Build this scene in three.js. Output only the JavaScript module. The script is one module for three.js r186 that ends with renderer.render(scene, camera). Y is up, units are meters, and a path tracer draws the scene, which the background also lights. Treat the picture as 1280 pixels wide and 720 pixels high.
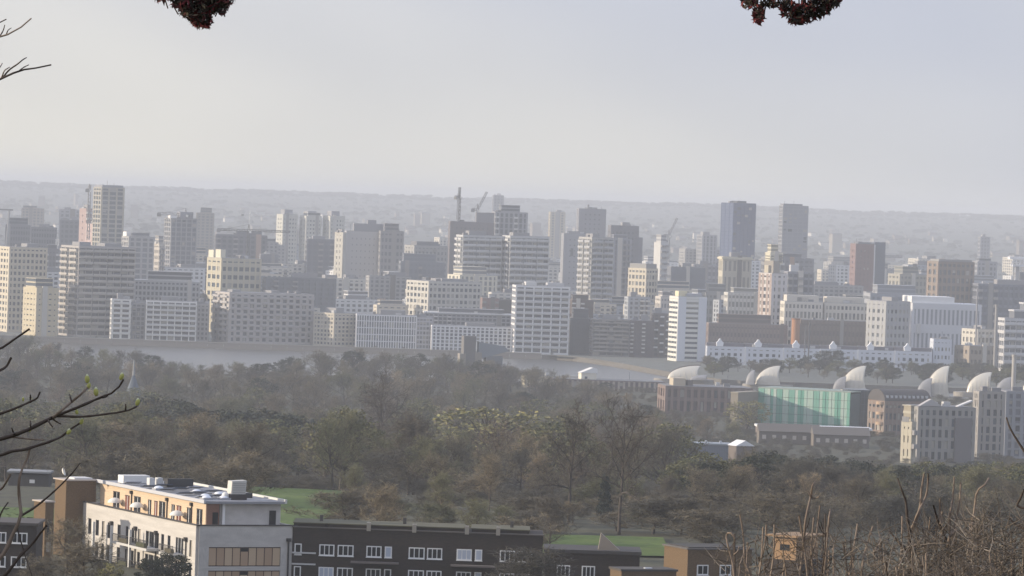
import * as THREE from 'three';
import { mergeGeometries } from 'three/addons/utils/BufferGeometryUtils.js';
import { ImprovedNoise } from 'three/addons/math/ImprovedNoise.js';

// ---------------------------------------------------------------- camera, sky, sun, exposure
const F = 6000, EYE = 100, ROLL = THREE.MathUtils.degToRad(1.95);   // F: focal length in pixels of a 1280 x 720 picture
const PITCH = Math.atan(110 * Math.cos(ROLL) / F);
const scene = new THREE.Scene();
const camera = new THREE.PerspectiveCamera(2 * Math.atan(360 / F) * 180 / Math.PI, 16 / 9, 0.5, 40000);
camera.rotation.order = 'YXZ';
camera.position.set(0, EYE, 0);
camera.rotation.set(-PITCH, 0, ROLL);
const renderer = new THREE.WebGLRenderer({ antialias: true });
renderer.toneMapping = THREE.LinearToneMapping;
renderer.toneMappingExposure = 1.22;
renderer.shadowMap.enabled = true;

const SUN_AZ = THREE.MathUtils.degToRad(93), SUN_EL = THREE.MathUtils.degToRad(13);   // azimuth measured from the view direction towards the west
const sunDir = new THREE.Vector3(-Math.sin(SUN_AZ) * Math.cos(SUN_EL), Math.sin(SUN_EL), -Math.cos(SUN_AZ) * Math.cos(SUN_EL));
const sun = new THREE.DirectionalLight(new THREE.Color().setRGB(1.0, 0.85, 0.65), 4.2);
sun.position.copy(sunDir).multiplyScalar(4000).add(new THREE.Vector3(0, 40, -1800));
sun.target.position.set(0, 40, -1800);
sun.castShadow = true; sun.shadow.mapSize.set(4096, 4096); sun.shadow.radius = 2;
Object.assign(sun.shadow.camera, { left: -2200, right: 2200, top: 900, bottom: -900, near: 10, far: 9000 });
scene.add(sun, sun.target);

const noise = new ImprovedNoise();
const SKY = [37.37, 4.92], clampSky = v => Math.min(1, Math.max(0, v)), lerpSky = (a, b, t) => a + (b - a) * t;   // thin cream cloud over blue grey
{ // the sky: thin high overcast, warmer and brighter towards the low sun
  const W = 1024, H = 512, a = new Float32Array(W * H * 4), d = new THREE.Vector3();
  for (let j = 0; j < H; j++) for (let i = 0; i < W; i++) {
    const az = ((i + 0.5) / W - 0.5) * 2 * Math.PI, el = ((j + 0.5) / H - 0.5) * Math.PI;
    d.set(Math.cos(el) * Math.cos(az), Math.sin(el), Math.cos(el) * Math.sin(az));
    const e = Math.max(0, d.y), up = 1 - Math.exp(-e * 3.2);
    const c = d.dot(sunDir), glow = Math.pow(Math.max(0, (c + 0.35) / 1.35), 2.2);
    const n = noise.noise(d.x * 3.1, d.y * 15 + 4, d.z * 3.1) * 0.6 + noise.noise(d.x * 9, d.y * 42 + 9, d.z * 9) * 0.4;
    const n2 = noise.noise(d.x * 17 + 5, d.y * 60 + d.x * 9, d.z * 17), cl = clampSky(0.5 + 0.75 * noise.noise(d.x * 5.5 + SKY[0], d.y * 11 + d.x * 3 + SKY[1], d.z * 2.2) + 0.12 * n2), k = (j * W + i) * 4, cloud = 1 + 0.06 * n + 0.04 * n2 + 0.02 * noise.noise(d.x * 41, d.y * 150 + d.x * 30, d.z * 41);
    a[k] = (lerpSky(0.436, 0.648, cl) + (0.46 - 0.55) * up + 0.40 * glow) * cloud;
    a[k + 1] = (lerpSky(0.462, 0.622, cl) + (0.56 - 0.57) * up + 0.34 * glow) * cloud;
    a[k + 2] = (lerpSky(0.536, 0.548, cl) + (0.80 - 0.60) * up + 0.25 * glow) * cloud;
    a[k + 3] = 1;
  }
  const t = new THREE.DataTexture(a, W, H, THREE.RGBAFormat, THREE.FloatType);
  t.mapping = THREE.EquirectangularReflectionMapping; t.magFilter = THREE.LinearFilter; t.minFilter = THREE.LinearFilter; t.needsUpdate = true;
  scene.background = t; scene.environment = t;
}
scene.fog = new THREE.FogExp2(new THREE.Color().setRGB(0.87, 0.92, 1.0), 0.000112);

// ---------------------------------------------------------------- helpers
function rng(seed) { let s = seed >>> 0; return () => { s = (s + 0x6D2B79F5) | 0; let t = Math.imul(s ^ (s >>> 15), 1 | s); t = (t + Math.imul(t ^ (t >>> 7), 61 | t)) ^ t; return ((t ^ (t >>> 14)) >>> 0) / 4294967296; }; }
const R = rng(20240);
const rad = THREE.MathUtils.degToRad, clamp = THREE.MathUtils.clamp, lerp = THREE.MathUtils.lerp;
const CR = Math.cos(ROLL), SR = Math.sin(ROLL), CP = Math.cos(PITCH), SP = Math.sin(PITCH);
function at(x, y, d) {                               // a point seen at (x, y) of the 1280 x 720 photograph, d metres ahead
  const sx = x - 640, sy = y - 360, u = (sx * CR + sy * SR) / F, v = (-sx * SR + sy * CR) / F;
  const Y = -v * CP - SP, Z = v * SP - CP, k = d / -Z;
  return new THREE.Vector3(u * k, EYE + Y * k, -d);
}
const used = new Map();
function numbered(n) { const k = used.get(n) || 0; used.set(n, k + 1); return k ? n + '_' + String(k).padStart(3, '0') : n; }
function tag(o, label, category, group, kind) { o.userData.label = label; o.userData.category = category; if (group) o.userData.group = group; if (kind) o.userData.kind = kind; return o; }
function thing(name, label, category, group) { const g = new THREE.Group(); g.name = numbered(name); scene.add(g); return tag(g, label, category, group); }
function mesh(name, geo, mat, parent) { const m = new THREE.Mesh(geo, mat); m.name = parent === scene ? numbered(name) : name; m.castShadow = m.receiveShadow = true; parent.add(m); return m; }
function structure(name, geo, mat) { const m = mesh(name, geo, mat, scene); m.userData.kind = 'structure'; return m; }
const UNIT = new THREE.BoxGeometry(1, 1, 1);
function box(name, mat, parent, x, y, z, w, h, dep, ry = 0) { const m = mesh(name, UNIT, mat, parent); m.position.set(x, y, z); m.scale.set(w, h, dep); m.rotation.y = ry; return m; }
function boxGeo(x, y, z, w, h, d) { const g = new THREE.BoxGeometry(w, h, d); g.translate(x, y, z); return g; }
const matCache = new Map();
function mat(hex, rough = 0.85, metal = 0) { const k = hex + '/' + rough + '/' + metal; if (!matCache.has(k)) matCache.set(k, new THREE.MeshStandardMaterial({ color: hex, roughness: rough, metalness: metal, side: THREE.DoubleSide })); return matCache.get(k); }
function fbm(x, y, z, o = 4) { let s = 0, a = 1, n = 0; for (let i = 0; i < o; i++) { s += a * noise.noise(x, y, z); n += a; x *= 2.03; y *= 2.03; z *= 2.03; a *= 0.5; } return s / n; }
function noiseTex(size, fn) {   // a tiling-free colour map, fn(u, v) -> [r, g, b] sRGB 0..1
  const a = new Uint8Array(size * size * 4);
  for (let j = 0; j < size; j++) for (let i = 0; i < size; i++) { const c = fn(i / size, j / size), k = (j * size + i) * 4; for (let q = 0; q < 3; q++) a[k + q] = clamp(c[q], 0, 1) * 255; a[k + 3] = 255; }
  const t = new THREE.DataTexture(a, size, size); t.colorSpace = THREE.SRGBColorSpace; t.wrapS = t.wrapT = THREE.RepeatWrapping; t.magFilter = THREE.LinearFilter; t.minFilter = THREE.LinearFilter; t.needsUpdate = true; return t;
}

// ---------------------------------------------------------------- the ground
const PROFILE = [[-100, 99], [0, 98.3], [10, 97.6], [40, 95], [100, 88], [300, 66], [500, 54.5], [580, 53], [720, 51], [860, 46.4], [1000, 37], [1200, 26], [1500, 14.5], [1800, 8], [2100, 5], [2500, 3.6], [2640, 3.2], [2700, 3]];
function interp(P, d) { if (d <= P[0][0]) return P[0][1]; for (let i = 1; i < P.length; i++) if (d <= P[i][0]) { const [a, b] = P[i - 1], [c, e] = P[i]; return b + (e - b) * (d - a) / (c - a); } return P[P.length - 1][1]; }
const southBank = () => 2530;
const northBank = X => 3016 - 330 * THREE.MathUtils.smoothstep(X, 30, 130);
function groundY(X, d) {
  if (d < southBank(X)) return interp(PROFILE, d) + (d > 120 ? noise.noise(X * 0.012, d * 0.009, 3) * 0.8 : 0);
  if (d < northBank(X)) return -3;
  if (d < 5600) return 3;
  return 3 + interp([[5600, 0], [7000, 8], [9000, 26], [11000, 42], [12500, 60], [15000, 96], [16500, 88], [20000, 40]], d) * (1 + 0.05 * fbm(X * 0.0012, d * 0.0004, 7)) + 5 * fbm(X * 0.0024 + 3, d * 0.0006, 2) * 1.6 * THREE.MathUtils.smoothstep(d, 6000, 9000) + (d > 9000 ? 3 * Math.abs(noise.noise(X * 0.03, d * 0.01, 5)) : 0);
}
function terrain(name, ds, half, nx, material, lift = 0) {
  const pos = [], uv = [], idx = [];
  for (const d of ds) for (let i = 0; i <= nx; i++) { const X = (i / nx * 2 - 1) * half(d); pos.push(X, groundY(X, d) + lift, -d); uv.push(X / 60, d / 60); }
  for (let j = 0; j + 1 < ds.length; j++) for (let i = 0; i < nx; i++) { const a = j * (nx + 1) + i, b = a + nx + 1; idx.push(a, a + 1, b, b, a + 1, b + 1); }
  const g = new THREE.BufferGeometry(); g.setAttribute('position', new THREE.Float32BufferAttribute(pos, 3)); g.setAttribute('uv', new THREE.Float32BufferAttribute(uv, 2)); g.setIndex(idx); g.computeVertexNormals();
  return structure(name, g, material);
}
function steps(a, b, n) { return Array.from({ length: n + 1 }, (_, i) => a + (b - a) * i / n); }
const soilTex = noiseTex(256, (u, v) => { const n = fbm(u * 8, v * 8, 1), m = fbm(u * 40, v * 40, 5, 2); return [0.25 + 0.10 * n + 0.10 * m, 0.25 + 0.10 * n + 0.09 * m, 0.18 + 0.06 * n + 0.06 * m]; });
const grassTex = noiseTex(256, (u, v) => { const n = fbm(u * 6, v * 6, 2), m = fbm(u * 46, v * 46, 8, 2); return [0.28 + 0.13 * n + 0.09 * m, 0.365 + 0.11 * n + 0.10 * m, 0.09 + 0.06 * n + 0.05 * m]; });
const cityTex = noiseTex(256, (u, v) => { const n = fbm(u * 10, v * 10, 4), m = fbm(u * 60, v * 60, 3, 2); return [0.38 + 0.12 * n + 0.1 * m, 0.39 + 0.12 * n + 0.1 * m, 0.37 + 0.10 * n + 0.1 * m]; });
const hillTex = noiseTex(512, (u, v) => { const n = fbm(u * 14, v * 14, 6), m = fbm(u * 90, v * 90, 2, 2); return [0.25 + 0.08 * n + 0.08 * m, 0.27 + 0.08 * n + 0.08 * m, 0.24 + 0.07 * n + 0.07 * m]; });
const soilMat = new THREE.MeshStandardMaterial({ map: soilTex, roughness: 1, side: THREE.DoubleSide });
const grassMat = new THREE.MeshStandardMaterial({ map: grassTex, roughness: 1, side: THREE.DoubleSide });
const cityMat = new THREE.MeshStandardMaterial({ map: cityTex, roughness: 1, side: THREE.DoubleSide });
hillTex.repeat.set(0.12, 0.05);
const hillMat = new THREE.MeshStandardMaterial({ map: hillTex, roughness: 1, side: THREE.DoubleSide });
terrain('ground', [...steps(-60, 100, 16), ...steps(120, 700, 29), ...steps(730, 2528, 60), 2529.9, 2530.3, 2540], d => 160 + Math.abs(d) * 0.25, 60, soilMat);
{ // the north side of the river: its edge follows the bank
  const pos = [], uv = [], idx = [], nx = 80, rows = [0, 12, 30, 80, 200, 500, 1000, 1700, 2600];
  for (const r of rows) for (let i = 0; i <= nx; i++) { const X = (i / nx * 2 - 1) * (900 + r * 0.3), d = northBank(X) + r; pos.push(X, 3, -d); uv.push(X / 60, d / 60); }
  for (let j = 0; j + 1 < rows.length; j++) for (let i = 0; i < nx; i++) { const a = j * (nx + 1) + i, b = a + nx + 1; idx.push(a, a + 1, b, b, a + 1, b + 1); }
  const g = new THREE.BufferGeometry(); g.setAttribute('position', new THREE.Float32BufferAttribute(pos, 3)); g.setAttribute('uv', new THREE.Float32BufferAttribute(uv, 2)); g.setIndex(idx); g.computeVertexNormals();
  structure('city_ground', g, cityMat);
}
terrain('hills', [...steps(5480, 9000, 30), ...steps(9200, 17000, 60), 18500, 20000], d => 900 + d * 0.12, 260, hillMat, -0.05);
{ const g = new THREE.PlaneGeometry(2400, 550, 1, 1); g.rotateX(-Math.PI / 2); g.translate(0, 0.4, -2520 - 272);
  const n = noiseTex(128, (u, v) => { const m = 0.5 + 0.5 * fbm(u * 22, v * 22, 1, 3); return [m, m, m]; }); n.colorSpace = THREE.NoColorSpace; n.repeat.set(60, 60);
  structure('river', g, new THREE.MeshStandardMaterial({ color: 0x55534e, roughness: 0.3, bumpMap: n, bumpScale: 0.25, side: THREE.DoubleSide })); }
{ // park lawns
  const lawn = (x0, x1, d0, d1) => { const pos = [], uv = [], idx = [], nx = 24, ny = 24;
    for (let j = 0; j <= ny; j++) for (let i = 0; i <= nx; i++) { const d = lerp(d0, d1, j / ny), w = 1 + 0.06 * noise.noise(j * 0.3, i, 1), X = lerp(x0, x1, i / nx) * w; pos.push(X, groundY(X, d) + 0.3, -d); uv.push(X / 60, d / 60); }
    for (let j = 0; j < ny; j++) for (let i = 0; i < nx; i++) { const a = j * (nx + 1) + i, b = a + nx + 1; idx.push(a, a + 1, b, b, a + 1, b + 1); }
    const g = new THREE.BufferGeometry(); g.setAttribute('position', new THREE.Float32BufferAttribute(pos, 3)); g.setAttribute('uv', new THREE.Float32BufferAttribute(uv, 2)); g.setIndex(idx); g.computeVertexNormals();
    structure('lawn', g, grassMat); };
  lawn(-52, -26, 672, 880); lawn(5, 23, 650, 692); lawn(-76, -63, 660, 722);
}
// ---------------------------------------------------------------- buildings
const GLASS = ['#3a4048', '#454c54', '#545b62', '#2f343b'].map(h => mat(h, 0.3));
const BLIND = mat('#9a978f', 0.8);
// A block with a nearest top corner at (xc, yt), its front running to the other side and a flank running to x0 (th > 0) or x1 (th < 0).
// fl floors, bf / bs bays on front and flank, band / pier: share of a storey / bay that is solid wall.
function block(o) {
  const th = rad(o.th ?? 20), c = Math.cos(th), s = Math.sin(th), m = o.d / F, C = at(o.xc, o.yt, o.d);
  const w = (th >= 0 ? o.x1 - o.xc : o.xc - o.x0) * m / c, sidePx = th >= 0 ? o.xc - o.x0 : o.x1 - o.xc;
  const dep = o.dep ?? clamp(sidePx * m / Math.abs(s), 6, 46);
  const base = o.base ?? groundY(C.x, o.d), h = C.y - base;
  const g = thing(o.n || 'apartment_block', o.l, o.c || 'building', o.g);
  const sx = th >= 0 ? 1 : -1;
  g.position.set(C.x + sx * c * w / 2 - s * dep / 2, base, C.z - sx * s * w / 2 - c * dep / 2);
  g.rotation.y = th;
  const fl = o.fl || Math.max(2, Math.round(h / 3.2)), fh = h / fl, bf = o.bf || Math.max(2, Math.round(w / 4.5)), bs = o.bs || Math.max(2, Math.round(dep / 4.5));
  const band = (o.band ?? 0.42) * fh, pf = (o.pier ?? 0.4) * w / bf, ps = (o.pier ?? 0.4) * dep / bs, inset = o.inset ?? 0.5;
  const wm = mat(o.wall || '#a7a29a'), bm = o.bandCol ? mat(o.bandCol) : wm, sideM = o.side ? mat(o.side) : wm;
  const gm = o.glass ? mat(o.glass, 0.35) : GLASS[1];
  box('glazing', gm, g, 0, h / 2, 0, w - 2 * inset, h - 0.2, dep - 2 * inset);
  const bandsY = []; for (let i = 0; i < fl; i++) bandsY.push([i * fh, band]); 
  const piers = [];   // x, z, w, d, side
  for (let k = 0; k <= bf; k++) piers.push([clamp(-w / 2 + k * w / bf, -w / 2 + pf / 2, w / 2 - pf / 2), dep / 2 - inset / 2, pf, inset + 0.1, 0]);
  for (let k = 0; k <= bs; k++) for (const q of [-1, 1]) { const ww = k === 0 || k === bs ? ps * 0.98 : ps; piers.push([q * (w / 2 - inset / 2), clamp(-dep / 2 + k * dep / bs, -dep / 2 + ps / 2, dep / 2 - ps / 2 - 0.07), inset + 0.1, ww, 1]); }
  if (o.near) {
    for (const [y, t] of bandsY) box('floor_band', bm, g, 0, y + t / 2, 0, w, t, dep);
    if (pf > 0.02) for (const p of piers) box('pier', p[4] ? sideM : wm, g, p[0], h / 2 - 0.1, p[1], p[2], h - 0.2, p[3]);
    box('parapet', bm, g, 0, h - band * 0.3, 0, w + 0.02, band * 0.6 + 0.5, dep + 0.02);
  } else {
    const gs = bandsY.map(([y, t]) => boxGeo(0, y + t / 2, 0, w, t, dep)); gs.push(boxGeo(0, h - band * 0.3, 0, w + 0.02, band * 0.6 + 0.5, dep + 0.02));
    mesh('wall', mergeGeometries(gs), bm, g);
    const pg = [0, 1].map(q => piers.filter(p => p[4] === q).map(p => boxGeo(p[0], h / 2 - 0.1, p[1], p[2], h - 0.2, p[3])));
    if (pf > 0.02) { mesh('front_piers', mergeGeometries(pg[0]), wm, g).userData.kind = 'stuff'; mesh('flank_piers', mergeGeometries(pg[1]), sideM, g).userData.kind = 'stuff'; }
  }
  if (o.panes) {
    const r = rng(o.x0 * 7 + o.d), bw = w / bf, bd = dep / bs, wh = fh - band;
    for (let i = 0; i < fl; i++) {
      const y = i * fh + band + wh / 2 - 0.05;
      const pick = () => r() < 0.22 ? BLIND : GLASS[Math.floor(r() * 4)];
      for (let k = 0; k < bf; k++) box('window', pick(), g, -w / 2 + (k + 0.5) * bw, y, dep / 2 - inset * 0.7, bw - pf - 0.06, wh - 0.12, 0.12);
      for (let k = 0; k < bs; k++) box('window', pick(), g, -sx * (w / 2 - inset * 0.7), y, -dep / 2 + (k + 0.5) * bd, 0.12, wh - 0.12, bd - ps - 0.06);
    }
  }
  if (o.balc) {
    const { every = 1, depth = 1.5, off = 0, cols = bf, skip = 0, col = o.bandCol || o.wall, side } = o.balc, bw = w / cols, bd = dep / (o.balc.sideCols || bs);
    const one = mergeGeometries([boxGeo(0, 0.1, 0, 1, 0.2, 1), boxGeo(0, 0.6, 0.47, 1, 0.8, 0.05)]);
    const bmat = mat(col);
    for (let i = 1; i < fl; i++) for (let k = 0; k < cols; k++) { if ((k + i * skip + off) % every) continue;
      const b = mesh('balcony', one, bmat, g); b.position.set(-w / 2 + (k + 0.5) * bw, i * fh + band * 0.4, dep / 2 + depth / 2); b.scale.set(bw * (o.balc.wide ?? 0.75), fh * 0.38, depth); }
    if (side) for (let i = 1; i < fl; i++) for (let k = 0; k < (o.balc.sideCols || bs); k++) { const b = mesh('balcony', one, bmat, g); b.position.set(-sx * (w / 2 + depth / 2), i * fh + band * 0.4, -dep / 2 + (k + 0.5) * bd); b.rotation.y = -sx * Math.PI / 2; b.scale.set(bd * 0.8, fh * 0.38, depth); }
  }
  box('roof', mat(o.roofCol || '#77777a'), g, 0, h + 0.05 + band * 0.0, 0, w - 0.9, 0.7, dep - 0.9);
  const pr = o.plant ?? [[(R() - 0.5) * 0.4, 0, 0.25 + R() * 0.2, 0.5, 2 + R() * 1.5]];
  for (const [fx, fz, fw, fd, ph, col] of pr) box('plant_room', mat(col || '#8a8a8c'), g, fx * w, h + ph / 2 + 0.35, fz * dep, fw * w, ph, fd * dep);
  const ar = rng(Math.round(o.x0 * 13 + o.d + o.yt * 7)), nA = Math.floor(ar() * 3);
  for (let i = 0; i < nA; i++) { const ah = 2 + ar() * 4; box('aerial', mat('#6b6c70'), g, (ar() - 0.5) * w * 0.8, h + ah / 2 + 0.3, (ar() - 0.5) * dep * 0.6, 0.22, ah, 0.22); }
  for (let i = 0; i < 2; i++) box('roof_unit', mat(ar() < 0.5 ? '#b9b9b8' : '#7d7d80'), g, (ar() - 0.5) * w * 0.7, h + 0.95, (ar() - 0.5) * dep * 0.6, 1.5 + ar() * 3, 1.2 + ar(), 1.5 + ar() * 2);
  if (!o.near && ar() < 0.4) { const sw = w * (0.55 + ar() * 0.25), sd = dep * 0.7, sh = 2.8 + Math.round(ar()) * 2.8, ox = (ar() - 0.5) * (w - sw) * 0.7; box('setback_glazing', gm, g, ox, h + sh / 2 + 0.3, 0, sw, sh, sd); for (let k = 0; k * 2.8 < sh; k++) box('setback_band', wm, g, ox, h + 0.75 + k * 2.8, 0, sw + 0.3, 0.9, sd + 0.3); box('setback_roof', wm, g, ox, h + sh + 0.45, 0, sw + 0.8, 0.35, sd + 0.8); }
  if (!o.near && ar() < 0.45) { const k = 1 + Math.floor(ar() * Math.max(1, bf - 2)), bw = w / bf; box('stair_core', mat(['#8d8b88', '#b9b5ad', '#6f6a66', '#a58f80'][Math.floor(ar() * 4)]), g, -w / 2 + (k + 0.5) * bw, h / 2 + 0.6, dep / 2 - 0.1, bw * 0.92, h + 1.2, 1.1); }
  if (!o.near && o.d < 4300 && ar() < 0.5) { const one = boxGeo(0, 0, 0, 1, 1, 1), k0 = Math.floor(ar() * bf), bw = w / bf, bm2 = mat(ar() < 0.5 ? '#c3c2bf' : '#8f8d8c'); for (const k of [k0, (k0 + 3) % bf]) for (let i = 1; i < fl; i++) box('balcony', bm2, g, -w / 2 + (k + 0.5) * bw, i * fh + band * 0.5, dep / 2 + 0.7, bw * 0.85, fh * 0.34, 1.4); }
  if (o.near && !o.panes) { const bw = w / bf, wh = fh - band; for (let i = 0; i < fl; i++) for (let k = 0; k < bf; k++) { if (ar() > 0.3) continue; const full = ar() < 0.5; box('window_blind', ar() < 0.6 ? BLIND : GLASS[Math.floor(ar() * 4)], g, -w / 2 + (k + 0.5) * bw, i * fh + band + wh * (full ? 0.5 : 0.7) - 0.05, dep / 2 - inset * 0.7, (bw - pf - 0.06) * (ar() < 0.5 ? 1 : 0.6), wh * (full ? 0.92 : 0.55), 0.12); } }
  if (o.extra) o.extra(g, w, h, dep, sx, fh);
  g.userData.size = undefined; delete g.userData.size;
  return g;
}
const front = { near: true };

// ---- the waterfront row, from the west
block({ near: 1, n: 'apartment_tower', l: 'cream tower with a square window grid beside the beige stair block', x0: -8, xc: 12, x1: 58, yt: 309, d: 3120, th: 22, fl: 14, bf: 9, bs: 4, wall: '#c2b9a6', band: 0.45, pier: 0.42, panes: 0 });
block({ l: 'small plain beige block with sunlit flank below the grid tower', x0: 26, xc: 46, x1: 72, yt: 360, d: 3060, th: 32, fl: 9, bf: 4, bs: 4, wall: '#bcb198', bandCol: '#c0b496', band: 0.75, pier: 0.5 });
block({ near: 1, n: 'balcony_tower', l: 'broad dark block striped by balcony bands with a sunlit striped flank', x0: 71, xc: 99, x1: 167, yt: 308, d: 3070, th: 26, fl: 15, bf: 8, bs: 4, wall: '#9d9996', bandCol: '#a6a29f', glass: '#3c4046', band: 0.36, pier: 0.1, balc: { depth: 1.4, cols: 4, wide: 0.94, col: '#aaa59e', side: 1, sideCols: 2 }, plant: [[-.3, 0, .2, .4, 2.4], [.2, 0, .3, .4, 2]] });
block({ near: 1, l: 'white framed balcony block with a pink entrance base on the river wall', x0: 136, xc: 140, x1: 164, yt: 374, d: 3045, th: 8, dep: 16, fl: 8, bf: 2, bs: 3, wall: '#d9d8d4', glass: '#5a5a5c', band: 0.28, pier: 0.22, balc: { depth: 1.2, cols: 2, wide: 0.9, col: '#cfcecb' } });
block({ near: 1, l: 'narrow recessed grey link between two white framed blocks', x0: 165, xc: 165, x1: 182, yt: 379, d: 3052, th: 4, dep: 14, fl: 8, bf: 3, wall: '#8c8c90', glass: '#505358', band: 0.3, pier: 0.25 });
block({ near: 1, l: 'wide white framed block with seven rows of long balconies', x0: 182, xc: 183, x1: 246, yt: 376, d: 3042, th: 5, dep: 16, fl: 8, bf: 7, wall: '#dcdbd8', glass: '#595a5d', band: 0.25, pier: 0.16, balc: { depth: 1.3, cols: 7, wide: 0.86, col: '#cbcac8', every: 1 } });
block({ l: 'grey upper block with pale top edge behind the white framed blocks', x0: 166, xc: 168, x1: 250, yt: 350, d: 3130, th: 4, dep: 20, fl: 10, bf: 16, wall: '#a5a4a3', glass: '#4b4d52', band: 0.4, pier: 0.4, roofCol: '#d0cfcc', plant: [[0.05, 0, .25, .4, 1.6, '#55504c'], [-.2, 0, .15, .3, 1.3, '#55504c']] });
block({ l: 'narrow brownish block wedged beside the wide white framed block', x0: 246, xc: 246, x1: 262, yt: 380, d: 3058, th: 5, dep: 15, fl: 8, bf: 3, wall: '#a29e9a', glass: '#595653', band: 0.45, pier: 0.4 });
block({ near: 1, l: 'long pale grey block with checkered balconies on the waterfront', x0: 263, xc: 287, x1: 391, yt: 366, d: 3050, th: 24, fl: 9, bf: 13, bs: 3, wall: '#aaa5a2', bandCol: '#b0aba8', glass: '#4e5157', band: 0.38, pier: 0.42, balc: { depth: 1.4, cols: 13, every: 2, skip: 1, wide: 0.9, col: '#a9a6a5', side: 1, sideCols: 2 }, plant: [[.1, 0, .1, .4, 1.5], [-.35, 0, .1, .3, 1.5]] });
block({ near: 1, panes: 1, l: 'cream grid block with a sunlit end beside the lattice block', x0: 391, xc: 418, x1: 446, yt: 392, d: 3050, th: 42, fl: 8, bf: 6, bs: 6, wall: '#b0aa9e', bandCol: '#b9b2a3', band: 0.42, pier: 0.4 });
block({ near: 1, l: 'white lattice fronted block of tall narrow openings', x0: 445, xc: 446, x1: 521, yt: 393, d: 3046, th: 5, dep: 18, fl: 5, bf: 24, bs: 4, wall: '#d6d6d8', glass: '#63666c', band: 0.12, pier: 0.38 });
block({ near: 1, l: 'short glassy grey end block joined to the white lattice block', x0: 521, xc: 521, x1: 541, yt: 397, d: 3050, th: 5, dep: 15, fl: 7, bf: 5, wall: '#a9a9ae', glass: '#6c6f75', band: 0.35, pier: 0.25 });
block({ near: 1, l: 'long white gridded block behind the old concrete silo', x0: 539, xc: 540, x1: 645, yt: 407, d: 3040, th: 5, dep: 18, fl: 7, bf: 19, bs: 4, wall: '#d5d5d7', glass: '#5d6066', band: 0.28, pier: 0.36 });
block({ l: 'set back dark upper storeys with white cornice above the long gridded block', x0: 529, xc: 531, x1: 644, yt: 391, d: 3085, th: 4, dep: 16, fl: 9, bf: 20, wall: '#98979a', bandCol: '#a3a3a6', glass: '#55585e', band: 0.3, pier: 0.3, extra: (g, w, h, dep) => box('cornice', mat('#d8d8d6'), g, 0, h + 0.4, 0, w + 1.2, 0.7, dep + 1.2) });
block({ near: 1, n: 'apartment_tower', l: 'tall white framed tower of wide dark bays rising from the waterfront', x0: 641, xc: 645, x1: 713, yt: 357, d: 3035, th: 6, dep: 22, fl: 12, bf: 6, bs: 5, wall: '#d8d8d9', glass: '#5a5d63', band: 0.34, pier: 0.16, balc: { depth: 1.1, cols: 6, wide: 0.8, col: '#c4c4c5', off: 0 }, plant: [[-.2, 0, .2, .5, 2.2, '#c9c9c8'], [.25, 0, .3, .5, 2, '#b9b9ba']] });
block({ l: 'dark bluish slab beside the white framed tower', x0: 712, xc: 713, x1: 741, yt: 398, d: 3060, th: 5, dep: 16, fl: 9, bf: 4, wall: '#55575e', glass: '#474a52', band: 0.5, pier: 0.5 });
block({ l: 'dark brown box block standing on the bluish slab roof', x0: 714, xc: 715, x1: 742, yt: 375, d: 3160, th: 5, dep: 16, fl: 11, bf: 5, wall: '#5b504c', glass: '#4a4746', band: 0.5, pier: 0.5 });
block({ near: 1, l: 'dark balconied block with long pale bands beside the dark brick block', x0: 739, xc: 741, x1: 788, yt: 399, d: 3040, th: 5, dep: 17, fl: 9, bf: 5, wall: '#7b797a', bandCol: '#8c8987', glass: '#44474d', band: 0.3, pier: 0.12, balc: { depth: 1.3, cols: 2, wide: 0.8, col: '#8f8b88', off: 0 } });
block({ l: 'plain dark brick block between balconied blocks on the waterfront', x0: 788, xc: 788, x1: 817, yt: 401, d: 3046, th: 4, dep: 16, fl: 9, bf: 6, wall: '#5d565a', glass: '#4c4d54', band: 0.55, pier: 0.55 });
block({ near: 1, l: 'dark stepped block with white balcony fronts beside the white tower', x0: 816, xc: 817, x1: 839, yt: 392, d: 3052, th: 4, dep: 16, fl: 10, bf: 3, wall: '#6a6362', glass: '#45474c', band: 0.4, pier: 0.3, balc: { depth: 1.2, cols: 3, every: 2, skip: 1, wide: 0.7, col: '#cfcfce' } });
block({ near: 1, n: 'apartment_tower', l: 'slender white tower with one column of dark ribbon windows and sunlit corner', x0: 838, xc: 848, x1: 884, yt: 371, d: 2990, th: 16, fl: 13, bf: 1, bs: 3, wall: '#d6d2c4', bandCol: '#d3d2cc', glass: '#565a63', band: 0.55, pier: 0.02, plant: [[-.28, .1, .3, .4, 3.2, '#d8cfae'], [.1, 0, .6, .6, 1.8, '#a9aab0']],
  extra: (g, w, h, dep) => { const wm = mat('#cfd2d8'); box('blank_wall', wm, g, -w * 0.36, h / 2, dep / 2 - 0.1, w * 0.28, h - 0.3, 1.3); box('blank_wall', wm, g, w * 0.36, h / 2, dep / 2 - 0.1, w * 0.28, h - 0.3, 1.3); } });
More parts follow.
